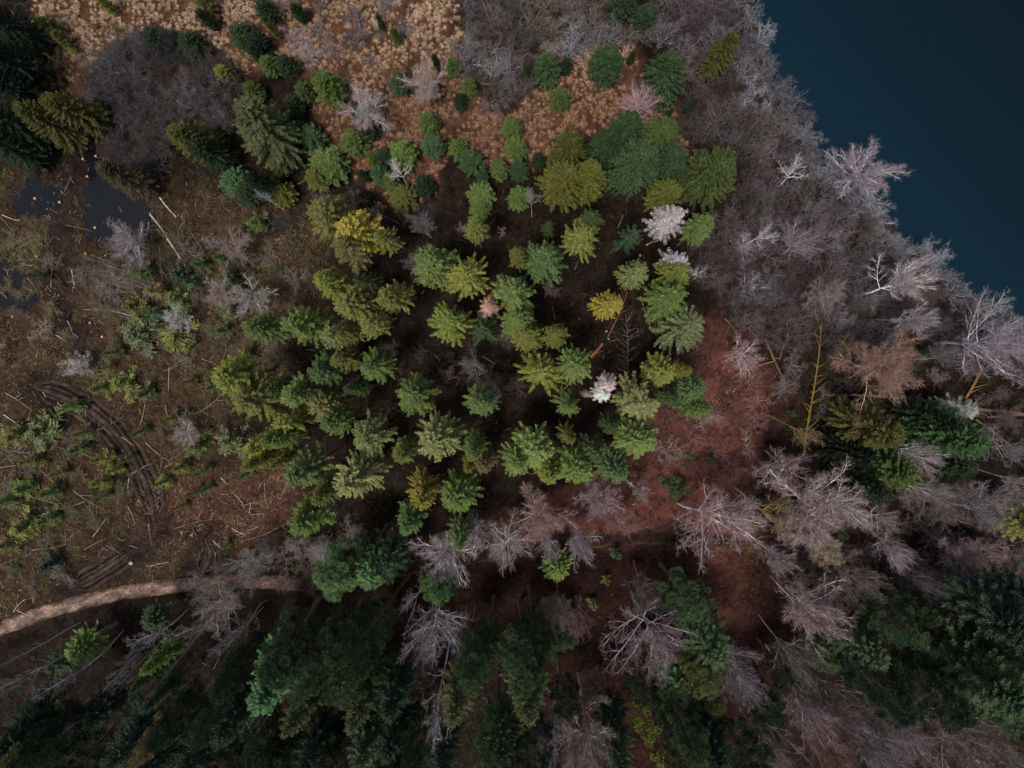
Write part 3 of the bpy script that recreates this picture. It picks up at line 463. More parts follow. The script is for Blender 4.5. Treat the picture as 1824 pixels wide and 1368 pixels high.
# --- saplings in the logged clearing
SP = [(254, 486, 20, 'g'), (316, 533, 25, 'l'), (325, 486, 26, 'd'), (243, 548, 28, 'o'), (406, 498, 20, 'l'), (357, 471, 13, 'g'), (246, 597, 38, 'gr'), (319, 603, 35, 'yg'), (222, 682, 29, 'yg'), (132, 723, 19, 'g'), (205, 627, 14, 'g'), (73, 492, 14, 'd'),
 (456, 398, 20, 'g'), (404, 553, 18, 'gr'), (281, 560, 18, 'b'), (398, 591, 20, 'gr'), (439, 632, 11, 'b'), (79, 771, 40, 'gr'), (29, 777, 32, 'o'), (140, 797, 21, 'g'), (187, 818, 19, 'yg'), (208, 836, 13, 'yg'), (178, 859, 19, 'yg'), (249, 767, 13, 'o'), (292, 859, 15, 'yg'), (322, 832, 18, 'o'), (351, 797, 21, 'g'),
 (363, 771, 13, 'yg'), (365, 838, 11, 'g'), (368, 870, 11, 'g'), (351, 876, 10, 'br'), (409, 786, 30, 'gr'), (94, 876, 20, 'g'), (44, 870, 26, 'g'), (18, 891, 22, 'g'), (44, 938, 31, 'yg'), (88, 923, 20, 'g'), (15, 967, 22, 'o'), (91, 1005, 27, 'd'), (187, 882, 11, 'g'), (150, 770, 14, 'o'), (110, 840, 16, 'o'), (60, 820, 18, 'o'), (190, 655, 12, 'o'), (310, 745, 14, 'o'),
 (340, 680, 12, 'o'), (262, 700, 20, 'gr'), (180, 690, 18, 'o'), (440, 845, 12, 'g'), (230, 815, 9, 'g'), (375, 690, 12, 'g'), (130, 640, 13, 'o'), (325, 900, 9, 'o'), (160, 40, 8, 'yg'), (205, 50, 7, 'yg'), (105, 110, 10, 'o'), (130, 85, 9, 'yg'), (400, 975, 9, 'l'), (392, 460, 14, 'g'), (430, 470, 12, 'd'), (345, 505, 14, 'b')]
stand(SP, SAP, 'sapling', 'spruce sapling', 3.8, 'sapling', 'saplings in the logged clearing', zc=.4, shade=.66)
stand([(284, 521, 15, 'y', 4.5, 'single golden sapling among green saplings of the logged clearing')], SAP, 'sapling', '', 4, 'sapling', 'saplings in the logged clearing', zc=.4, shade=.66)
stand([(1095, 987, 13, 'b'), (1225, 813, 8, 'b'), (1268, 818, 8, 'd'), (1205, 870, 26, 'd'), (1055, 1075, 10, 'g'), (1080, 1035, 9, 'o'), (1415, 735, 7, 'b'), (1356, 895, 11, 'd'), (1500, 946, 12, 'g'), (1640, 632, 11, 'd')], SAP, 'sapling', 'young sapling', 3.6, 'sapling', 'saplings on the leaf strewn floor', zc=.4)
# --- dead conifers
def dead(u, v, r, h, col, label, k): put(DEAD[k % 3] if h > 8 else FINE[k % 4], 'dead_spruce', u, v, r, h, col, '', 'dead tree', 'dead spruces', label, .62, bark=(.35, .3, .28), wood=(.5, .45, .43))
dead(871, 546, 20, 14, (.38, .23, .18), 'pink brown dead spruce with a dense rust tinted crown', 0)
dead(1187, 396, 33, 15, (.33, .29, .295), 'grey dead spruce with drooping star of needleless boughs', 1)
dead(1199, 457, 27, 15, (.40, .37, .385), 'silvery dead spruce just below the grey star shaped one', 2)
dead(1071, 703, 17, 12, (.75, .72, .70), 'whitest dead spruce, a small star in the dark gap', 0)
dead(1091, 676, 18, 14, (.58, .47, .42), 'white and brown dead spruce beside the whitest one', 1)
dead(1039, 705, 8, 9, (.42, .34, .32), 'tiny brown dead spruce in the dark gap', 2)
dead(325, 577, 27, 6, (.36, .33, .33), 'fluffy white dead spruce in the logged clearing', 0)
dead(137, 653, 24, 4, (.27, .25, .255), 'small whitish dead spruce at the wheel track start', 1)
dead(1701, 733, 27, 9, (.22, .21, .19), 'dull grey dead spruce behind the dark fir by mossy logs', 2)
# --- bare broadleaf trees: variant list, u, v, r, h, limb colour, twig colour, label
PINKW = ((.46, .39, .39), (.20, .130, .132)); WHITE = ((.70, .65, .65), (.23, .18, .185)); GREYB = ((.30, .275, .285), (.145, .12, .12)); GOLD = ((.30, .21, .08), (.24, .19, .135)); LILAC = ((.42, .375, .40), (.185, .145, .16)); BROWN = ((.24, .19, .16), (.13, .095, .085)); RUST = ((.26, .18, .12), (.20, .115, .09))
BT = [(FINE, 1251, 944, 84, 17, PINKW, 'large pinkish bare tree with white fan of branches over the path'), (BROAD, 1447, 888, 72, 15, PINKW, 'wide rosy bare tree beside the mossy trunk end'), (FINE, 1500, 905, 46, 13, WHITE, 'feathery whitish bare tree beside the wide rosy one'),
 (GNARL, 1356, 903, 56, 14, GOLD, 'yellowish bare tree with lichen gold limbs beside the large pinkish tree'), (GNARL, 1345, 955, 36, 12, GOLD, 'smaller golden limbed bare tree just under the larger golden one'), (BROAD, 1380, 994, 24, 13, WHITE, 'narrow white bare tree under the golden limbed ones'), (BROAD, 1464, 957, 42, 12, GOLD, 'golden brown bushy bare tree by the path'),
 (GNARL, 1412, 754, 42, 12, GOLD, 'yellow limbed bare tree crossing the mossy trunk'), (FINE, 1406, 824, 42, 11, PINKW, 'pale pink bare tree at the foot of the mossy trunk'),
 (FINE, 905, 985, 46, 15, WHITE, 'brightest white radiating bare tree on the path edge'), (BROAD, 791, 985, 46, 14, WHITE, 'white bare tree with long thin arms beside the brightest one'), (FINE, 843, 964, 34, 13, WHITE, 'slim white bare tree between two white radiating trees'), (BROAD, 965, 930, 50, 14, ((.42, .34, .29), (.34, .23, .20)), 'brownish bare tree with two fans beside the brightest white one'),
 (FINE, 976, 977, 22, 14, WHITE, 'small pale fan of twigs under the brownish bare tree'), (BROAD, 1066, 909, 44, 14, PINKW, 'thin pinkish bare tree over red leaves'), (FINE, 1096, 937, 30, 11, ((.4, .3, .3), (.36, .19, .18)), 'reddish fine twigged bare tree beside the dark path puddle'), (BROAD, 1038, 970, 30, 13, WHITE, 'spidery white bare tree beside the dark path'),
 (BROAD, 1137, 882, 19, 9, WHITE, 'small white star of bare branches on red leaves'), (GNARL, 721, 961, 33, 9, ((.38, .28, .2), (.3, .2, .14)), 'tan tangled bare tree under the bluish spruces'), (FINE, 566, 979, 24, 9, WHITE, 'small whitish bare tree beside the slender path bend'),
 (FINE, 750, 1143, 58, 19, WHITE, 'tall white bare tree between dark conifers'), (GNARL, 776, 1249, 42, 19, WHITE, 'white forked bare tree below the tall white one'), (FINE, 817, 1150, 30, 15, BROWN, 'brown feathery bare tree beside the tall white one'), (GNARL, 745, 1078, 25, 13, WHITE, 'little whitish branch tips over the path side conifer'),
 (FINE, 997, 1079, 32, 13, BROWN, 'greyish brown upright bare tree over dark red floor'), (FINE, 1047, 1114, 27, 13, ((.32, .24, .22), (.24, .13, .12)), 'faint thin bare tree beside the greyish brown one'), (FINE, 1161, 1143, 62, 18, PINKW, 'dense pinkish white bare tree beside the dark green conifer'), (FINE, 1149, 1041, 36, 12, BROWN, 'faint dark bare tree above the dense pinkish one'),
 (FINE, 1316, 1222, 46, 19, LILAC, 'lilac feathery bare tree beside the dark conifers'), (GNARL, 1006, 1290, 44, 19, LILAC, 'lilac white forked bare tree at the photo edge'), (BROAD, 1050, 1320, 52, 19, ((.45, .36, .3), (.34, .24, .22)), 'tan white bare tree with long brown trunk at the photo edge'),
 (BROAD, 1447, 1097, 56, 16, PINKW, 'rosy bare tree with hanging white branches over dark floor'), (FINE, 1412, 1167, 34, 14, ((.34, .33, .27), (.26, .25, .20)), 'greenish grey bare tree beside the rosy hanging one'), (BROAD, 1441, 1246, 46, 17, PINKW, 'pink twigged bare tree among black conifers'), (BROAD, 1523, 1319, 52, 18, GREYB, 'grey sprawling bare tree among black conifers'), (BROAD, 1704, 1319, 54, 18, ((.36, .29, .29), (.26, .17, .17)), 'dusky pink bare tree in the dark corner'), (FINE, 1500, 1255, 44, 17, BROWN, 'brown misty bare tree beside the pink twigged one'), (FINE, 1560, 1215, 36, 15, BROWN, 'dim thin bare tree under the black conifers'), (BROAD, 1390, 1325, 46, 17, PINKW, 'reddish grey bare tree at the photo edge among dim twigs'), (FINE, 1640, 1300, 42, 17, PINKW, 'dim rosy bare tree between two grey sprawling ones'), (FINE, 1770, 1320, 44, 17, BROWN, 'brown feathery bare tree in the far dark corner'), (FINE, 1465, 1340, 40, 17, RUST, 'rusty brown bare tree at the photo edge'), (BROAD, 1605, 1278, 36, 17, GREYB, 'dim grey bare tree between black conifers'), (GNARL, 1800, 1345, 44, 17, GREYB, 'dim forked bare tree in the far dark corner'),
 (FINE, 1631, 806, 38, 13, WHITE, 'white brush shaped bare tree between two dark firs'), (FINE, 1640, 884, 44, 14, ((.48, .42, .38), (.34, .27, .25)), 'pale plume shaped bare tree under the dark firs'), (FINE, 1578, 932, 27, 10, WHITE, 'small white bare tree above the path'), (FINE, 1608, 975, 30, 12, WHITE, 'white forked bare tree on the path edge'), (BROAD, 1760, 923, 52, 14, GREYB, 'wide grey bare tree above the path end'), (FINE, 1690, 900, 36, 12, BROWN, 'brown misty bare tree beside the wide grey one'), (BROAD, 1733, 990, 40, 13, ((.36, .28, .28), (.28, .18, .18)), 'dusky rose bare tree on the path end'), (GNARL, 1806, 806, 34, 12, GREYB, 'grey forked bare tree by the horizontal logs'), (GNARL, 1790, 850, 34, 10, GREYB, 'dim tangled bare tree under the horizontal logs'),
 (FINE, 1529, 1038, 42, 15, BROWN, 'brown fan shaped bare tree under the path'), (FINE, 1480, 1060, 34, 14, BROWN, 'thin brown bare tree beside the fan shaped one'), (FINE, 1660, 1050, 30, 15, GREYB, 'grey leaning bare tree beyond the path end'),
 (FINE, 1768, 615, 64, 15, LILAC, 'large lilac white bare tree with spread limbs near the shore'), (BROAD, 1587, 662, 66, 13, RUST, 'rust tipped round bare tree with golden limbs'), (BROAD, 1602, 519, 52, 14, WHITE, 'whitest bare tree of the lakeside thicket'), (BROAD, 1636, 566, 28, 13, WHITE, 'white fan of branches under the whitest lakeside tree'), (FINE, 1435, 440, 40, 10, LILAC, 'mauve feathery bare tree inside the lakeside thicket'), (GNARL, 1529, 597, 34, 10, GOLD, 'golden mossy bare tree behind the rust tipped one'), (GNARL, 1359, 425, 28, 10, WHITE, 'white antler like bare tree in the lakeside thicket'), (BROAD, 1687, 645, 30, 10, GREYB, 'small greyish bare tree beside the rust tipped one'), (FINE, 1482, 515, 32, 9, GREYB, 'small silvery bare tree amid the lakeside thicket'),
 (BROAD, 1530, 308, 50, 7, LILAC, 'lilac bare tree leaning out over the lake'), (GNARL, 1420, 315, 30, 8, WHITE, 'white fan branched tree on the lake bank'), (GNARL, 1260, 490, 30, 9, WHITE, 'white crooked bare tree beside the yellow green spruces'), (FINE, 1318, 628, 32, 6, ((.55, .45, .45), (.45, .30, .30)), 'small pinkish white bush on the red leaves'),
 (FINE, 1147, 193, 38, 8, ((.48, .38, .40), (.46, .30, .31)), 'lilac round bare tree on the meadow by the dark fir'), (BROAD, 643, 195, 36, 8, ((.50, .44, .44), (.36, .30, .30)), 'pale grey bare tree beside the egg shaped fir on the meadow'), (BROAD, 755, 145, 34, 7, ((.42, .34, .32), (.32, .24, .22)), 'tan bare tree beside a dark young fir on the meadow'), (GNARL, 712, 312, 24, 9, ((.75, .72, .70), (.6, .56, .55)), 'bone white forked snag among young firs'), (GNARL, 948, 372, 30, 8, ((.45, .38, .34), (.36, .28, .25)), 'tan bare star shaped tree beside light green young firs'),
 (BROAD, 377, 527, 36, 7, ((.45, .4, .36), (.34, .27, .23)), 'grey tan bare tree in the logged clearing'), (BROAD, 447, 530, 34, 8, ((.5, .5, .47), (.36, .32, .28)), 'spidery pale bare tree at the clearing edge'), (FINE, 234, 436, 38, 6, GREYB, 'grey feathery bush at the dark puddle'), (FINE, 409, 440, 36, 5, BROWN, 'brown low bare bush in the logged clearing'), (FINE, 322, 771, 28, 5, ((.42, .36, .36), (.36, .27, .26)), 'pinkish grey bare bush beside the wheel track'), (GNARL, 475, 358, 20, 9, ((.6, .62, .66), (.45, .46, .5)), 'bluish white dead bare tree by the olive firs'), (GNARL, 570, 330, 30, 9, BROWN, 'tan bare branches over the olive fir'), (GNARL, 620, 350, 26, 8, BROWN, 'pinkish bare twigs beside the bright yellow spruce'), (GNARL, 695, 385, 28, 8, BROWN, 'brown bare twigs behind the bright yellow spruce'),
 (BROAD, 755, 410, 28, 9, GREYB, 'grey bare tree above the round spruce pair'), (FINE, 735, 470, 26, 10, GREYB, 'grey bare tree beside the round spruce pair'), (GNARL, 810, 400, 20, 8, ((.5, .4, .38), (.45, .33, .3)), 'rosy bare twigs above the round spruce pair'), (FINE, 845, 655, 24, 8, GREYB, 'small grey bare tree on the dark forest floor'), (FINE, 795, 678, 20, 7, ((.34, .25, .2), (.26, .17, .13)), 'small brown bare tree on the dark forest floor'), (GNARL, 708, 678, 18, 7, GREYB, 'tiny spidery bare tree on the dark forest floor'), (FINE, 625, 680, 22, 7, BROWN, 'faint brown bare tree under the middle spruces'), (FINE, 985, 520, 20, 7, BROWN, 'small brown bare tree beside the light green spruces'), (GNARL, 892, 398, 18, 7, ((.5, .36, .32), (.42, .28, .24)), 'rosy bare twig tree near the light green firs'),
 (FINE, 380, 1078, 44, 10, ((.42, .36, .28), (.38, .31, .26)), 'fluffy tan bare tree over the gravel path'), (BROAD, 455, 1010, 40, 10, ((.42, .42, .38), (.32, .28, .25)), 'pale leaning bare tree across the gravel path')]
for n, (vs, u, v, r, h, (lc, tc), lab) in enumerate(BT): put(vs[n % len(vs)], 'bare_tree', u, v, r*(1.1 if v > 1060 else 1), h*(1.12 if v > 1060 else 1.0), tc if max(tc) < .25 else tuple(q*.55 for q in tc), '', 'bare tree', 'bare broadleaf trees', lab, .68, bark=lc)
BI = [(330, 1145, 26, 18), (300, 1170, 24, 18), (205, 1215, 28, 19), (225, 1180, 26, 17), (90, 1220, 30, 18), (65, 1205, 28, 17), (110, 1290, 28, 19), (150, 1285, 26, 19), (250, 1155, 24, 15), (370, 1190, 24, 17), (20, 1190, 26, 16), (395, 1160, 24, 16), (420, 1130, 22, 13), (180, 480, 26, 10), (160, 470, 24, 9), (200, 508, 24, 10), (175, 500, 22, 9), (240, 520, 22, 9), (205, 545, 22, 9), (395, 1040, 22, 12), (10, 1235, 26, 17)]
for n, (u, v, r, h) in enumerate(BI): put(BIRCH[n % 4], 'birch', u, v, r, h, random.choice([(.15, .12, .115), (.18, .155, .15), (.13, .10, .09)]), 'slender bare birch', 'birch', 'bare birches', None, .75, bark=(.42, .40, .38))
# --- thickets of bare shrubs
def scatter(poly, spacing, n_max, seed):
    g_ = np.random.default_rng(seed); P = np.array(poly); lo, hi = P.min(0), P.max(0); out = []
    c = g_.uniform(lo, hi, (6000, 2)); c = c[sdist(c[:, 0], c[:, 1], poly) > 2]
    for p in c:
        if all((p[0]-q[0])**2+(p[1]-q[1])**2 > spacing**2 for q in out): out.append(p)
        if len(out) >= n_max: break
    return out
def shrubs(pts, r, h, cols, label, group, name='bare_shrub', rr=(.8, 1.3)):
    for n, (u, v) in enumerate(pts):
        x, y = at(u, v, h*.5); V = SHRUB[n % 8]; z = float(height(np.array([x]), np.array([y]))[0])
        if z < -.45 or pdist(np.array([u]), np.array([v]), [(1434, 812), (1458, 590)])[0] < 24: continue
        c = random.choice(cols); k = random.uniform(.6, 1.15); s = r*random.uniform(*rr)*(H-h*.5)/FPX/V['R']
        o = link(name, V['one'], None, (x, y, z), tuple(q*k for q in c)); o.rotation_euler = (random.gauss(0, .08), random.gauss(0, .08), random.uniform(0, 6.28)); o.scale = (s, s, h/V['h']*random.uniform(.6, 1.35))
        o['label'] = label; o['category'] = 'shrub'; o['group'] = group
GRS = [(c_[0]*.76, c_[1]*.74, c_[2]*.78) for c_ in [(.125, .102, .100), (.17, .152, .160), (.10, .080, .076), (.23, .21, .225), (.13, .108, .092), (.115, .090, .096), (.16, .12, .12)]]
LK = scatter(LAKETHICK, 28, 212, 1)
edge = [p for p in LK if sdist(np.array([p[0]]), np.array([p[1]]), LAKE)[0] > -38]; inner = [p for p in LK if sdist(np.array([p[0]]), np.array([p[1]]), LAKE)[0] <= -38]
shrubs(inner, 27, 4.2, GRS, 'grey brown bare shrub in the dense thicket along the lake', 'bare shrubs of the lakeside thicket')
shrubs(edge, 25, 4.0, [(.20, .20, .225), (.165, .16, .18), (.12, .108, .115)], 'pale bluish grey bare shrub on the lake bank edge', 'pale bare shrubs on the lake bank')
shrubs(scatter(TOPTHICK, 31, 60, 2), 27, 4.0, [(.125, .106, .102), (.17, .155, .165), (.13, .106, .085), (.10, .085, .085)], 'grey bare shrub in the thicket at the top of the grass meadow', 'bare shrubs of the meadow thicket')
shrubs(scatter(OVAL, 28, 60, 3), 27, 3.8, [(.062, .054, .056), (.086, .078, .083), (.055, .046, .042)], 'dusky bare shrub in the rounded thicket beside tan tussocks', 'bare shrubs of the rounded thicket')
shrubs(scatter([(1250, 600), (1330, 610), (1360, 690), (1340, 850), (1230, 860), (1180, 800)], 38, 18, 9), 24, 1.8, [(.16, .075, .068), (.12, .058, .05), (.18, .12, .11)], 'low dusty rose twig bush on the red leaf slope', 'low rosy bushes on the red leaves', 'twig_bush', (.5, 1.3))
shrubs(scatter([(1480, 900), (1824, 860), (1824, 1060), (1520, 1040), (1400, 1040), (1390, 960)], 38, 46, 10), 28, 3, [(.15, .105, .10), (.12, .09, .085), (.18, .14, .14)], 'dusky rose leafless bush along the dim end of the path', 'dusky bushes along the path end', 'twig_bush', (.6, 1.3))
shrubs(scatter([(1380, 620), (1820, 650), (1820, 820), (1500, 740), (1400, 720)], 44, 26, 11), 26, 2.4, [(.13, .10, .10), (.10, .08, .075)], 'dim leafless bush on the dark wet ground by the mossy logs', 'dim bushes by the mossy logs', 'twig_bush', (.6, 1.3))
shrubs(scatter([(430, 970), (560, 960), (720, 930), (720, 1010), (560, 1040), (440, 1045), (330, 1075), (340, 1040)], 30, 22, 12), 24, 3, [(.17, .135, .12), (.20, .16, .15), (.14, .11, .08)], 'greyish brown leafless bush hiding the gravel path bend', 'bushes over the gravel path bend', 'twig_bush', (.6, 1.3))
shrubs(scatter([(10, 420), (120, 440), (200, 560), (210, 680), (120, 620), (10, 560)], 40, 16, 14)+scatter([(420, 600), (520, 560), (530, 640), (430, 660)], 36, 8, 15), 20, 1.2, [(.10, .075, .045), (.085, .075, .035), (.12, .09, .07)], 'low olive brown bush on the churned ground of the clearing', 'low bushes on the churned ground', 'twig_bush', (.6, 1.4))
DUSK = [(480, -20), (720, -20), (735, 60), (690, 110), (560, 115), (500, 60)]
shrubs(scatter(DUSK, 40, 18, 4), 20, 1.6, [(.13, .105, .11), (.16, .135, .14)], 'low dusky twig bush thinly standing among the tan tussocks', 'low twig bushes of the meadow', 'twig_bush', (.6, 1.3))
shrubs(scatter([(140, 450), (420, 400), (560, 430), (540, 640), (420, 700), (300, 640), (190, 620)], 34, 58, 5), 19, 1.5, [(.12, .095, .075), (.155, .135, .12), (.09, .068, .05), (.085, .085, .040)], 'low brown twig bush between saplings of the upper logged clearing', 'low twig bushes of the upper clearing', 'twig_bush', (.5, 1.35))
shrubs(scatter([(10, 760), (130, 740), (210, 800), (250, 930), (120, 1040), (10, 1060)], 44, 16, 6)+scatter([(290, 700), (400, 720), (430, 830), (330, 850), (285, 800)], 44, 12, 7), 18, 1.3, [(.10, .08, .06), (.08, .082, .038), (.13, .11, .10)], 'low brown twig bush between saplings beside the wheel ruts', 'low twig bushes by the ruts', 'twig_bush', (.5, 1.35))
shrubs(scatter([(690, 620), (900, 600), (930, 720), (890, 700), (700, 690)], 40, 12, 8), 20, 2.5, [(.10, .08, .07), (.08, .06, .05)], 'dim leafless bush on the dark floor inside the spruce stand', 'dim bushes inside the stand', 'twig_bush', (.6, 1.3))
# ---------------------------------------------------------------- fallen logs, stumps
def log(a, b, ra, rb, col, label, cat='fallen trunk', z0=None, stubs=0, name='fallen_log', cut=True, group='fallen trunks'):
    p, q = at(*a), at(*b); L = np.linalg.norm(q-p); n = max(4, int(L/.8)); t = np.linspace(0, 1, n); d = (q-p)/L; s_ = np.array([-d[1], d[0]])
    xy = p+(q-p)*t[:, None]+s_*(np.sin(t*math.pi*1.3+a[0])*(.018 if ra > .06 else random.uniform(-.07, .07))*L)[:, None]; z = height(xy[:, 0], xy[:, 1]); z = np.maximum.accumulate(np.sort(z)[::-1])[::-1] if False else np.full(n, z.max()*.6+z.mean()*.4)
    P = np.column_stack([xy, z+ra+.10]); R = ra+(rb-ra)*t; R *= 1+.08*np.sin(t*23+a[1]); o0 = P[0].copy(); mb = MB(); mb.path(P-o0, R, 8)
    g_ = np.random.default_rng(int(a[0]*7+a[1]))
    o = link(name, mb.mesh(name, M_BARK, True), None, o0, tuple(q*(.62 if name == 'fallen_log' else 1) for q in col)); o['label'] = label; o['category'] = cat; o['group'] = group
    if cut:
        for e, r, dr in ((P[0]-o0, R[0], -d), (P[-1]-o0, R[-1], d)):
            cb = MB(); th = np.linspace(0, 6.283, 9)[:-1]; s3 = np.array([s_[0], s_[1], 0]); d3 = np.array([dr[0], dr[1], 0])
            ring = e+d3*.015+s3*np.cos(th)[:, None]*r*.96+np.array([0, 0, 1])*np.sin(th)[:, None]*r*.96; cb.add(np.vstack([e+d3*.04, ring]), [[0, 1+k, 1+(k+1) % 8] for k in range(8)])
            link('cut_end', cb.mesh('cut_end', M_WOOD), o, color=(.5, .33, .2))
    for k in range(stubs):
        tt = g_.uniform(.1, .97); c = np.array([np.interp(tt, t, P[:, j]) for j in range(3)])-o0; a_ = g_.choice([-1, 1])*g_.uniform(.5, 1.2); dv = np.array([d[0]*math.cos(a_)-d[1]*math.sin(a_), d[0]*math.sin(a_)+d[1]*math.cos(a_), g_.uniform(.0, .5)])
        l = g_.uniform(.5, 2.2); mid = c+dv*l*.55+g_.normal(0, .06, 3); sb = MB(); sb.path(np.array([c, mid, mid+dv*l*.45+np.array([0, 0, -.12*l])+g_.normal(0, .15, 3)]), [max(.02, ra*.28), max(.016, ra*.2), .01], 5)
        link('branch', sb.mesh('branch', M_BARK, True), o, color=col)
    return o
MOSS = (.16, .17, .025); PALE = (.50, .44, .40); BRN = (.20, .12, .07); DKB = (.07, .05, .04)
log((1434, 812), (1458, 575), .15, .08, (.17, .115, .022), 'long straight yellow mossy trunk with side branches above the rosy trees', stubs=26)
log((1464, 704), (1692, 716), .16, .24, (.12, .065, .03), 'horizontal mossy log crossing under the rust tipped tree', stubs=8)
log((1630, 706), (1660, 722), .15, .1, (.12, .065, .03), 'short mossy branch log against the horizontal mossy log')
log((1733, 726), (1840, 742), .2, .24, (.12, .065, .04), 'thick olive mossy log at the dark wet ground edge', stubs=4)
log((1758, 741), (1840, 739), .14, .16, (.14, .075, .03), 'thinner yellow log touching the thick olive one')
log((1718, 708), (1748, 650), .2, .14, (.16, .085, .03), 'leaning mossy log pointing at the large lilac tree', stubs=4)
log((1359, 603), (1400, 684), .17, .1, (.14, .065, .04), 'mossy log slanting over the tan leaf patch', stubs=3)
log((1403, 594), (1388, 640), .13, .09, (.12, .065, .04), 'short mossy log forming a fork with the slanting one')
log((1312, 664), (1380, 643), .12, .09, (.18, .095, .04), 'yellow log lying across the tan leaf patch', stubs=2)
log((1332, 650), (1352, 676), .13, .09, (.16, .095, .04), 'short yellow log crossing the log on the tan leaf patch')
log((1289, 568), (1345, 632), .11, .09, (.10, .065, .03), 'thin mossy log slanting beside the grey thicket', stubs=3)
log((1735, 748), (1810, 800), .12, .08, (.17, .12, .03), 'thin brown log slanting under the thick olive mossy log')
log((1052, 636), (1073, 612), .20, .18, (.24, .10, .05), 'short thick orange log, freshly broken in the dark gap')
log((1083, 602), (1117, 520), .085, .06, (.15, .065, .038), 'long thin reddish log in the dark gap', stubs=6)
log((1139, 528), (1163, 592), .07, .05, (.24, .11, .06), 'thin reddish pole in the dark gap facing the long reddish log')
log((1150, 436), (1185, 425), .09, .07, (.25, .11, .06), 'short reddish stick log under the grey dead spruce')
log((1003, 695), (1014, 682), .1, .08, (.3, .14, .08), 'little red brown log under the open branched spruce')
log((1120, 735), (1112, 560), .16, .05, (.06, .05, .045), 'dark fallen spruce with fish bone branches in the gap', stubs=46, cut=False)
log((269, 381), (300, 424), .13, .11, (.34, .28, .24), 'thick whitish log at the dark puddle edge')
log((300, 424), (323, 462), .15, .12, (.36, .26, .20), 'thick cream log end to end with the whitish log')
log((286, 352), (315, 388), .08, .06, PALE, 'thin pale pole beside the thick whitish log')
STK = [((165, 455), (222, 476)), ((182, 490), (258, 498)), ((170, 512), (245, 522)), ((118, 400), (165, 413)), ((150, 548), (232, 570)), ((262, 395), (258, 458)), ((285, 440), (290, 500)), ((195, 552), (290, 577)), ((0, 385), (30, 420)), ((330, 470), (352, 520)), ((48, 876), (110, 905)), ((10, 700), (60, 730)), ((100, 860), (70, 830)), ((20, 800), (80, 812)), ((430, 900), (500, 880)), ((470, 860), (480, 905)), ((360, 640), (420, 660)), ((290, 660), (350, 640)), ((440, 960), (520, 930)), ((310, 940), (380, 925)), ((29, 433), (72, 414)), ((35, 440), (74, 420)), ((50, 495), (67, 518)), ((94, 478), (92, 512)), ((129, 480), (134, 510)), ((146, 783), (222, 739)), ((67, 783), (120, 799)), ((124, 798), (166, 815)), ((260, 789), (307, 824)), ((217, 778), (240, 793)), ((234, 841), (275, 827)), ((295, 721), (307, 757)), ((348, 739), (395, 702)),
 ((70, 768), (111, 761)), ((132, 873), (187, 909)), ((167, 955), (192, 923)), ((-6, 1012), (58, 983)), ((58, 983), (120, 966)), ((-6, 836), (30, 827)), ((8, 737), (38, 762)), ((260, 721), (251, 757)), ((268, 932), (269, 972)), ((263, 1008), (302, 1000)), ((380, 962), (398, 978)), ((325, 873), (346, 889)), ((231, 852), (228, 870)), ((229, 900), (243, 932)), ((340, 415), (372, 460)),
 ((0, 520), (12, 531)), ((120, 572), (135, 600)), ((170, 548), (176, 560)), ((178, 572), (186, 577)), ((76, 587), (87, 587)), ((101, 597), (112, 603)), ((34, 462), (85, 464)), ((5, 385), (38, 392)), ((40, 470), (58, 473)), ((407, 607), (399, 637)), ((303, 655), (300, 700)), ((184, 960), (150, 980)), ((25, 1090), (45, 1066)), ((30, 1086), (52, 1094)), ((210, 560), (270, 575)), ((345, 577), (383, 582)), ((205, 555), (250, 566)), ((61, 923), (152, 891)), ((232, 971), (246, 976)), ((441, 945), (460, 938)), ((190, 970), (215, 985)), ((415, 940), (436, 952)), ((420, 880), (436, 905)), ((395, 850), (405, 862))]
for n, (a, b) in enumerate(STK):
    L = math.hypot(b[0]-a[0], b[1]-a[1]); c = [PALE, (.55, .48, .44), (.45, .27, .17), (.50, .34, .24), (.33, .27, .24)][(n*7+n//3) % 5]; wd = ['pale', 'whitish', 'orange brown', 'tan', 'grey'][(n*7+n//3) % 5]
    kk = random.uniform(.28, .62); c = tuple(q*kk for q in c); o = log(a, b, .038 if L > 40 else .05, .016 if L > 40 else .04, c, None, 'fallen branch' if L > 40 else 'cut pole', stubs=3 if L > 55 else 0, name='fallen_pole', group='poles lying in the logged clearing', cut=L < 40)
    REG.append((o, ('long ' if L > 55 else 'short ' if L < 25 else '')+wd+' fallen pole', (a[0]+b[0])/2, (a[1]+b[1])/2, None))
ST = [(60, 353), (147, 283), (170, 278), (80, 302), (105, 360), (154, 314), (65, 457), (153, 452), (22, 564), (160, 575), (167, 405), (182, 600), (55, 517), (1187, 396.5), (1140, 455), (1153, 436), (1084, 604), (1080, 590)]
for n, (u, v) in enumerate(ST):
    if n == 13: continue
    x, y = at(u, v, .35); r = random.uniform(.11, .17); z = float(height(np.array([x]), np.array([y]))[0]); mb = MB(); mb.path([(0, 0, -.3), (0, 0, .1), (.01, 0, .42)], [r*1.4, r*1.1, r], 9)
    o = link('tree_stump', mb.mesh('tree_stump', M_BARK, True), None, (x, y, z), (.14, .09, .06)); cb = MB(); th = np.linspace(0, 6.283, 10)[:-1]
    cb.add(np.vstack([[.01, 0, .435], np.stack([.01+np.cos(th)*r*.97, np.sin(th)*r*.97, .425+0*th], 1)]), [[0, 1+k, 1+(k+1) % 9] for k in range(9)]); link('cut_top', cb.mesh('cut_top', M_WOOD), o, color=(.32, .14, .045))
    reg(o, 'orange topped stump', u, v, 'stump', 'freshly cut stumps')
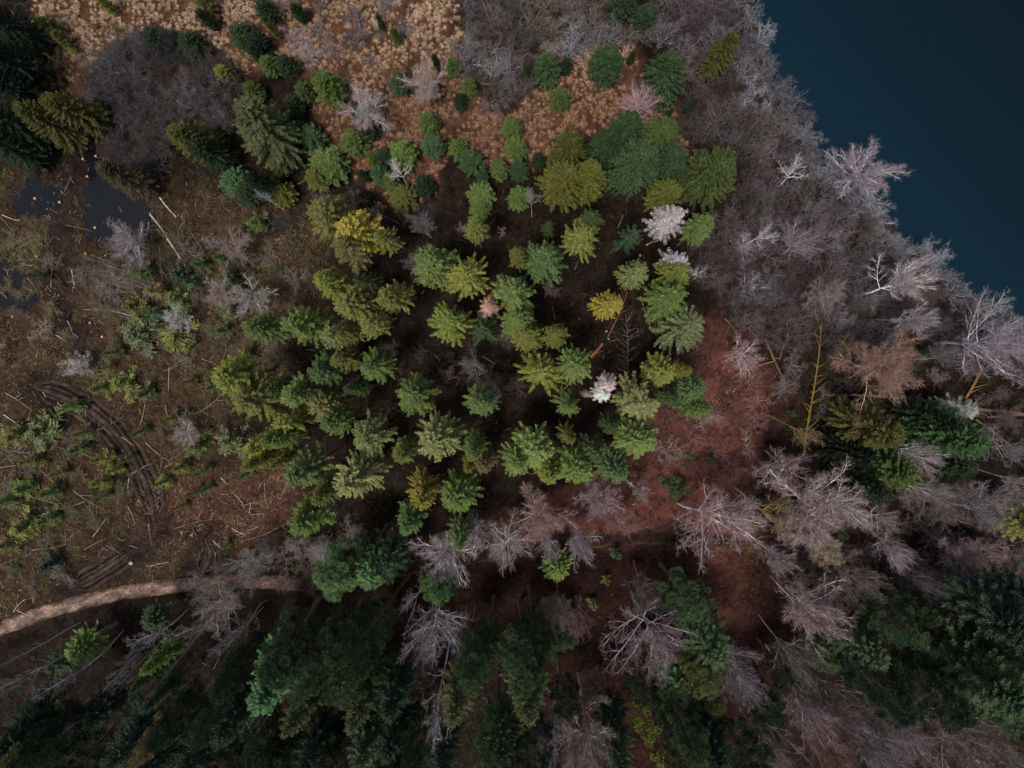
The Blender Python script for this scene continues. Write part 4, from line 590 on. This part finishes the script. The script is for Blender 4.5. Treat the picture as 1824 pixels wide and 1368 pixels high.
# ---------------------------------------------------------------- ground cover
def region_points(n, f, seed, lo=(-60, -60), hi=(1884, 1428)):
    g_ = np.random.default_rng(seed); uv = g_.uniform(lo, hi, (n, 2)); xy = at(uv[:, 0], uv[:, 1]); k = f(uv[:, 0], uv[:, 1], xy[:, 0], xy[:, 1]); m = g_.random(n) < k; return uv[m], xy[m]
land = lambda u, v: (sdist(u, v, LAKE) < -8)
def finish(mb, name, mat, C, per):
    me = mb.mesh(name, mat); set_col(me, np.repeat(C, per, 0) if per else C); o = link(name, me); o['kind'] = 'stuff'; return o
def jit(C, g_, a=.25): return np.clip(C*g_.uniform(1-a, 1+a, (len(C), 1))*g_.uniform(.92, 1.08, C.shape), 0, 1)
# tan tussocks of the meadow
g_ = np.random.default_rng(3); gu, gv = np.meshgrid(np.arange(20, 1260, 8.4), np.arange(-50, 420, 8.4)); gu = (gu+g_.uniform(-3.2, 3.2, gu.shape)).ravel(); gv = (gv+g_.uniform(-3.2, 3.2, gv.shape)).ravel(); xy = at(gu, gv, .3)
pr = sm(sdist(gu, gv, MEADOW)+10*wob(xy[:, 0]*.6, xy[:, 1]*.6), -4, 10)*(1-.75*sm(wob(xy[:, 0]*.28+2, xy[:, 1]*.33, 1, 4), .12, .4)*(gu > 480)*(gu < 720)*(gv < 140))*(.97-.3*sm(gv, 260, 380))*sm(wob(xy[:, 0]*.55, xy[:, 1]*.6, 1, 13)+.5*wob(xy[:, 0]*1.6, xy[:, 1]*1.6, 1, 3), -.75, -.15); m = g_.random(len(gu)) < pr; gu, gv, xy = gu[m], gv[m], xy[m]
nT, nB = len(gu), 40; big = g_.uniform(.45, 1.5, nT)*(1+.35*wob(xy[:, 0]*.9, xy[:, 1]*.9, 1, 2)); base = np.column_stack([xy, height(xy[:, 0], xy[:, 1])])
pale = sm(gv+30*wob(xy[:, 0]*.3, xy[:, 1]*.3), 190, 60)*(1-.45*sm(np.abs(gu-560), 140, 60)); Ct = np.outer(pale, [.40, .275, .185])+np.outer(1-pale, [.27, .155, .095]); Ct = jit(Ct, g_, .28)
a = g_.uniform(0, 6.283, (nT, nB)); a = np.where(g_.random((nT, nB)) < .45, (2.2+1.6*wob(xy[:, 0]*.22, xy[:, 1]*.22, 1, 9))[:, None]+g_.normal(0, .7, (nT, nB)), a); le = g_.uniform(.25, .58, (nT, nB))*big[:, None]; out_ = np.stack([np.cos(a), np.sin(a), 0*a], -1); p0 = base[:, None]+out_*g_.uniform(.0, .10, (nT, nB, 1)); sp = g_.uniform(.25, .9, (nT, nB, 1))
p1 = p0+out_*le[..., None]*.45*sp+np.array([0, 0, 1])*(le[..., None]*.62); p2 = p1+out_*le[..., None]*.55*sp+np.array([0, 0, -1])*(le[..., None]*.18*(sp-.3)); wv = np.stack([-np.sin(a), np.cos(a), 0*a], -1)*.016
A = lambda q: q.reshape(-1, 3)
mb = MB(); mb.quads(A(p0-wv*.7), A(p0+wv*.7), A(p1+wv), A(p1-wv)); mb.tris(A(p1-wv), A(p1+wv), A(p2)); cb_ = jit(np.repeat(Ct, nB, 0), g_, .2); finish(mb, 'dry_grass', M_GRASS, np.vstack([np.repeat(cb_, 4, 0), np.repeat(cb_, 3, 0)]), 0)
# fallen leaves
def leaf_density(u, v, x, y):
    d = .10+.55*sm(sdist(u, v, REDS[0]), -20, 25)+.4*sm(sdist(u, v, REDS[1]), -20, 25)+.3*sm(sdist(u, v, REDS[2]), -20, 25)+.22*sm(sdist(u, v, CLEAR), -20, 25)+.5*sm(sdist(u, v, CHIPS), -20, 20)+.25*sm(sdist(u, v, MEADOW), 0, 10)
    d = d*land(u, v)*(.55+.9*wob(x*.8, y*.8, 1, 3)); return d*np.maximum(.12+.63*sm(u, 480, 620), sm(pdist(u, v, PATH), 10, 24))
uv, xy = region_points(170000, leaf_density, 5); g_ = np.random.default_rng(6); n = len(uv); u, v = uv.T
C = lerp(np.tile(np.array([.040, .024, .015]), (n, 1)), (.10, .058, .030), sm(np.maximum(sdist(u, v, CLEAR), sdist(u, v, MEADOW)), -30, 10)); C = lerp(C, (.13, .055, .042), sm(sdist(u, v, REDS[0]), -40, 30)); C = lerp(C, (.048, .017, .013), sm(sdist(u, v, REDS[1]), -20, 20)*(1-sm(sdist(u, v, REDS[0]), -20, 20))); C = lerp(C, (.17, .085, .055), sm(sdist(u, v, CHIPS), -20, 20)*.6)  # litter under the trees painted darker to stand for their shade
C = lerp(C, (.26, .175, .12), sm(np.hypot(u-1325, v-680), 90, 30)); C = lerp(C, (.22, .13, .035), sm(np.hypot(u-60, v-650), 130, 60)*(g_.random(n) < .5)); C = jit(C, g_, .5)
z = height(xy[:, 0], xy[:, 1])+.06; c = np.column_stack([xy, z+g_.uniform(.0, .06, n)]); a = g_.uniform(0, 6.28, n); s = g_.uniform(.04, .10, n); d1 = np.stack([np.cos(a)*s, np.sin(a)*s, g_.normal(0, .35, n)*s], 1); d2 = np.stack([-np.sin(a)*s*.6, np.cos(a)*s*.6, g_.normal(0, .35, n)*s], 1)
mb = MB(); mb.quads(c-d1, c+d2, c+d1, c-d2); finish(mb, 'leaf_litter', M_LITTER, C, 4)
# broken sticks and slash
uv, xy = region_points(60000, lambda u, v, x, y: land(u, v)*(.03+.16*sm(sdist(u, v, CLEAR), 0, 40)+.95*sm(sdist(u, v, CHIPS), -20, 10)+.05*sm(np.hypot(u-1000, v-650), 400, 200))*sm(pdist(u, v, PATH), 12, 22)*np.clip(.25+1.9*wob(x*.4, y*.4, 1, 7), .12, 3), 8)
g_ = np.random.default_rng(9); n = len(uv); a = g_.uniform(0, 3.14, n); l = g_.gamma(2., .22, n)+.12; c = np.column_stack([xy, height(xy[:, 0], xy[:, 1])+.12]); d = np.stack([np.cos(a)*l, np.sin(a)*l, g_.normal(0, .12, n)*l], 1)*.5; r = g_.uniform(.010, .03, n)
pal = np.array([(.38, .22, .13), (.26, .15, .09), (.42, .34, .29), (.16, .10, .07), (.30, .24, .21)]); C = jit(pal[g_.integers(0, 5, n)], g_, .3); mb = MB(); mb.tubes(c-d, c+d, r, r*.7, 3); finish(mb, 'broken_twigs', M_STICK, C, 6)
# low tangled brush over the whole floor
def brush_density(u, v, x, y):
    d = .35+.35*sm(sdist(u, v, CLEAR), 0, 40)-.25*sm(sdist(u, v, MEADOW), 0, 10)+.4*sm(sdist(u, v, LAKETHICK), -40, 0)+.4*sm(sdist(u, v, OVAL), -30, 0)+.4*sm(sdist(u, v, TOPTHICK), -30, 0)
    d = d*(.45+1.1*wob(x*.45, y*.45, 1, 11)); 
    for r_ in RUTS: d = d*sm(pdist(u, v, r_), 20, 34)
    for p in (PUDD, PUDD2, PUDD3): d = d*sm(sdist(u, v, p), 0, -14)
    return d*land(u, v)*sm(pdist(u, v, PATH), 15, 26)
uv, xy = region_points(210000, brush_density, 12); g_ = np.random.default_rng(13); n = len(uv); u, v = uv.T; a = g_.uniform(0, 6.28, n); l = g_.uniform(.3, 1.1, n); p = np.column_stack([xy, height(xy[:, 0], xy[:, 1])]); o_d = np.stack([np.cos(a), np.sin(a), 0*a], 1)
q = p+o_d*(l*.35)[:, None]+np.array([0, 0, 1])*(l*g_.uniform(.3, .6, n))[:, None]; e = q+o_d*(l*.5)[:, None]+np.stack([g_.normal(0, .15, n), g_.normal(0, .15, n), g_.uniform(-.25, .25, n)], 1)*l[:, None]; wv = np.stack([-np.sin(a), np.cos(a), .3*np.ones(n)], 1)*g_.uniform(.008, .017, n)[:, None]
C = lerp(np.tile(np.array([.050, .036, .026]), (n, 1)), (.095, .066, .046), sm(np.maximum(sdist(u, v, CLEAR), np.maximum(sdist(u, v, MEADOW), sdist(u, v, REDS[0]))), -30, 20)); gr_ = g_.random(n); sc_ = (.4+.6*sm(sdist(u, v, CLEAR), -30, 20))[:, None]; C = np.where((gr_ < .22)[:, None], np.array([.075, .085, .028])*sc_, C); C = np.where(((gr_ > .22) & (gr_ < .34))[:, None], np.array([.17, .13, .055])*sc_, C); C = np.where((gr_ > .86)[:, None], np.array([.20, .15, .13])*sc_, C); C = lerp(C, (.16, .075, .065), .7*sm(sdist(u, v, REDS[0]), -30, 20)); C = lerp(C, (.055, .028, .022), .75*sm(np.maximum(sdist(u, v, REDS[1]), sdist(u, v, REDS[2])), -30, 20)); C = jit(C, g_, .35)  # brush under the trees dimmed in colour as if shaded
mb = MB(); mb.quads(p-wv, p+wv, q+wv, q-wv); mb.tris(q-wv, q+wv, e); finish(mb, 'low_brush', M_BRUSH, np.vstack([np.repeat(C, 4, 0), np.repeat(C, 3, 0)]), 0)
# brown, olive and straw tufts of the clearing
def tuft_density(u, v, x, y):
    d = (.15+.85*sm(sdist(u, v, CLEAR), -30, 30))*sm(wob(x*.5, y*.5, 1, 21)+.6*wob(x*1.3, y*1.3, 1, 5), -.25, .45)*land(u, v)*sm(pdist(u, v, PATH), 11, 17)*(1-sm(sdist(u, v, MEADOW), 0, 10))
    for r_ in RUTS: d = d*sm(pdist(u, v, r_), 24, 36)
    for p in (PUDD, PUDD2, PUDD3): d = d*(.22+.78*sm(sdist(u, v, p), 0, -14))
    return d
uv, xy = region_points(14000, tuft_density, 31); g_ = np.random.default_rng(32); n = len(uv); nB = 16; u, v = uv.T
pal = np.array([(.090, .056, .032), (.070, .068, .026), (.12, .082, .046), (.055, .037, .025), (.078, .078, .032), (.11, .064, .026)]); fld = (2.999+3*np.clip(wob(xy[:, 0]*.35, xy[:, 1]*.35, 1, 3), -1, .99)+g_.normal(0, .9, n)).clip(0, 5).astype(int); Ct = jit(pal[fld]*(.45+.55*sm(sdist(u, v, CLEAR), -30, 10))[:, None], g_, .35)
base = np.column_stack([xy, height(xy[:, 0], xy[:, 1])]); big = g_.uniform(.5, 1.3, (n, 1)); a = g_.uniform(0, 6.283, (n, nB)); le = g_.uniform(.25, .65, (n, nB))*big; out_ = np.stack([np.cos(a), np.sin(a), 0*a], -1)
p0 = base[:, None]+out_*g_.uniform(0, .16, (n, nB, 1))*big[..., None]; sp = g_.uniform(.4, 1.0, (n, nB, 1)); p1 = p0+out_*le[..., None]*.45*sp+np.array([0, 0, 1])*(le[..., None]*.5); p2 = p1+out_*le[..., None]*.55*sp-np.array([0, 0, 1])*(le[..., None]*.12); wv = np.stack([-np.sin(a), np.cos(a), 0*a], -1)*.026
mb = MB(); mb.quads(A(p0-wv*.7), A(p0+wv*.7), A(p1+wv), A(p1-wv)); mb.tris(A(p1-wv), A(p1+wv), A(p2)); cb_ = jit(np.repeat(Ct, nB, 0), g_, .25); finish(mb, 'undergrowth', M_GRASS, np.vstack([np.repeat(cb_, 4, 0), np.repeat(cb_, 3, 0)]), 0)
# pale stone by the third wheel track
mb = MB(); k = 8; g_ = np.random.default_rng(5)
pts = [unit(np.array([math.cos(t)*math.cos(f), math.sin(t)*math.cos(f), math.sin(f)])) for f in (-.5, .2, .8) for t in np.arange(k)*6.283/k]; pts = np.array(pts)*g_.uniform(.8, 1.15, (24, 1))*np.array([.32, .24, .2])
F = [[r*k+j, r*k+(j+1) % k, (r+1)*k+(j+1) % k, (r+1)*k+j] for r in (0, 1) for j in range(k)]; mb.add(pts, F); mb.add(np.vstack([pts[16:], [[0, 0, .3]]]), [[j, (j+1) % k, k] for j in range(k)])
x, y = at(235, 1002); o = link('stone', mb.mesh('stone', M_BARK), None, (x, y, .2), (.26, .22, .20)); o['label'] = 'pale rounded stone lying beside the short wheel track'; o['category'] = 'stone'
# ---------------------------------------------------------------- labels: each says which one, by what it stands beside
LM = [('pink dead spruce', 871, 546), ('bright yellow spruce', 651, 407), ('whitest dead spruce', 1071, 703), ('grey dead spruce', 1187, 396), ('lone round spruce', 1069, 545), ('palm shaped spruce', 779, 789), ('short orange log', 1062, 624), ('lilac meadow tree', 1147, 195), ('large pinkish tree', 1251, 944), ('brightest white tree', 905, 987),
      ('mossy trunk', 1446, 690), ('bend of the wheel ruts', 240, 815), ('gravel path', 220, 1058), ('round meadow fir', 1079, 118), ('bone white snag', 712, 312), ('ochre fir by the puddle', 222, 320), ('lime tufted pine', 1172, 1290), ('tall white tree', 750, 1143), ('dark puddle', 205, 380), ('fluffy white spruce', 325, 577), ('thick whitish log', 285, 402),
      ('rust tipped tree', 1587, 662), ('lilac feathery tree', 1316, 1222), ('broad grey green fir', 466, 236), ('egg shaped fir', 589, 156), ('straw yellow spruce', 867, 821), ('plume shaped spruce', 636, 853), ('golden plume spruce', 732, 876), ('star topped spruce', 1213, 594), ('tan star shaped tree', 948, 372), ('spidery clearing tree', 447, 530), ('golden sapling', 284, 521), ('fluffy path tree', 380, 1078),
      ('rosy hanging tree', 1447, 1097), ('dusky corner tree', 1704, 1319), ('white brush tree', 1631, 806), ('rounded grey thicket', 270, 165), ('pinkish grey bush', 322, 771), ('small whitish dead spruce', 137, 653), ('lilac forked tree', 1006, 1290), ('white forked tree', 776, 1249), ('tan meadow tree', 755, 145), ('dense pinkish tree', 1161, 1143), ('largest lakeside fir', 1269, 307), ('wide grey tree', 1760, 923)]
ORD = ['', 'second ', 'third ', 'fourth ', 'fifth ', 'sixth ', 'seventh ', 'eighth ', 'ninth ']
def side(du, dv, v):
    e = 'on the lake side of' if du > 0 else 'on the clearing side of'
    if abs(du) > 2.2*abs(dv): return e
    up = 'above' if dv < 0 else 'below'
    if abs(dv) > 2.2*abs(du): return up
    return up+' and '+('lakeward' if du > 0 else 'clearingward')+' of'
used = set(l for *_, l in REG if l); items = []
for k, (o, what, u, v, lab) in enumerate(REG):
    if lab: continue
    cand = sorted(((math.hypot(u-a, v-b), n, u-a, v-b) for n, a, b in LM if math.hypot(u-a, v-b) > 12))[:3]
    items.append((cand[0][0], o, what, cand, v))
cnt = {}
for d0, o, what, cand, v in sorted(items, key=lambda q: q[0]):
    for attempt in range(30):
        d, n, du, dv = cand[0]; key = (what, n, side(du, dv, v)); k = cnt.get(key, 0); cnt[key] = k+1
        lab = f'{ORD[min(k, 8)]}{what} {key[2]} the {n}'
        if lab not in used: break
    used.add(lab); o['label'] = lab
for o in list(bpy.data.objects):
    if o.type == 'MESH' and o.get('group') and len(o.get('label', '').split()) < 4 and not o.parent: print('label?', o.name, o.get('label'))
print('objects', len(bpy.data.objects), 'tris', sum(len(p.loop_triangles) if p.loop_triangles else len(p.polygons)*2 for p in bpy.data.meshes))
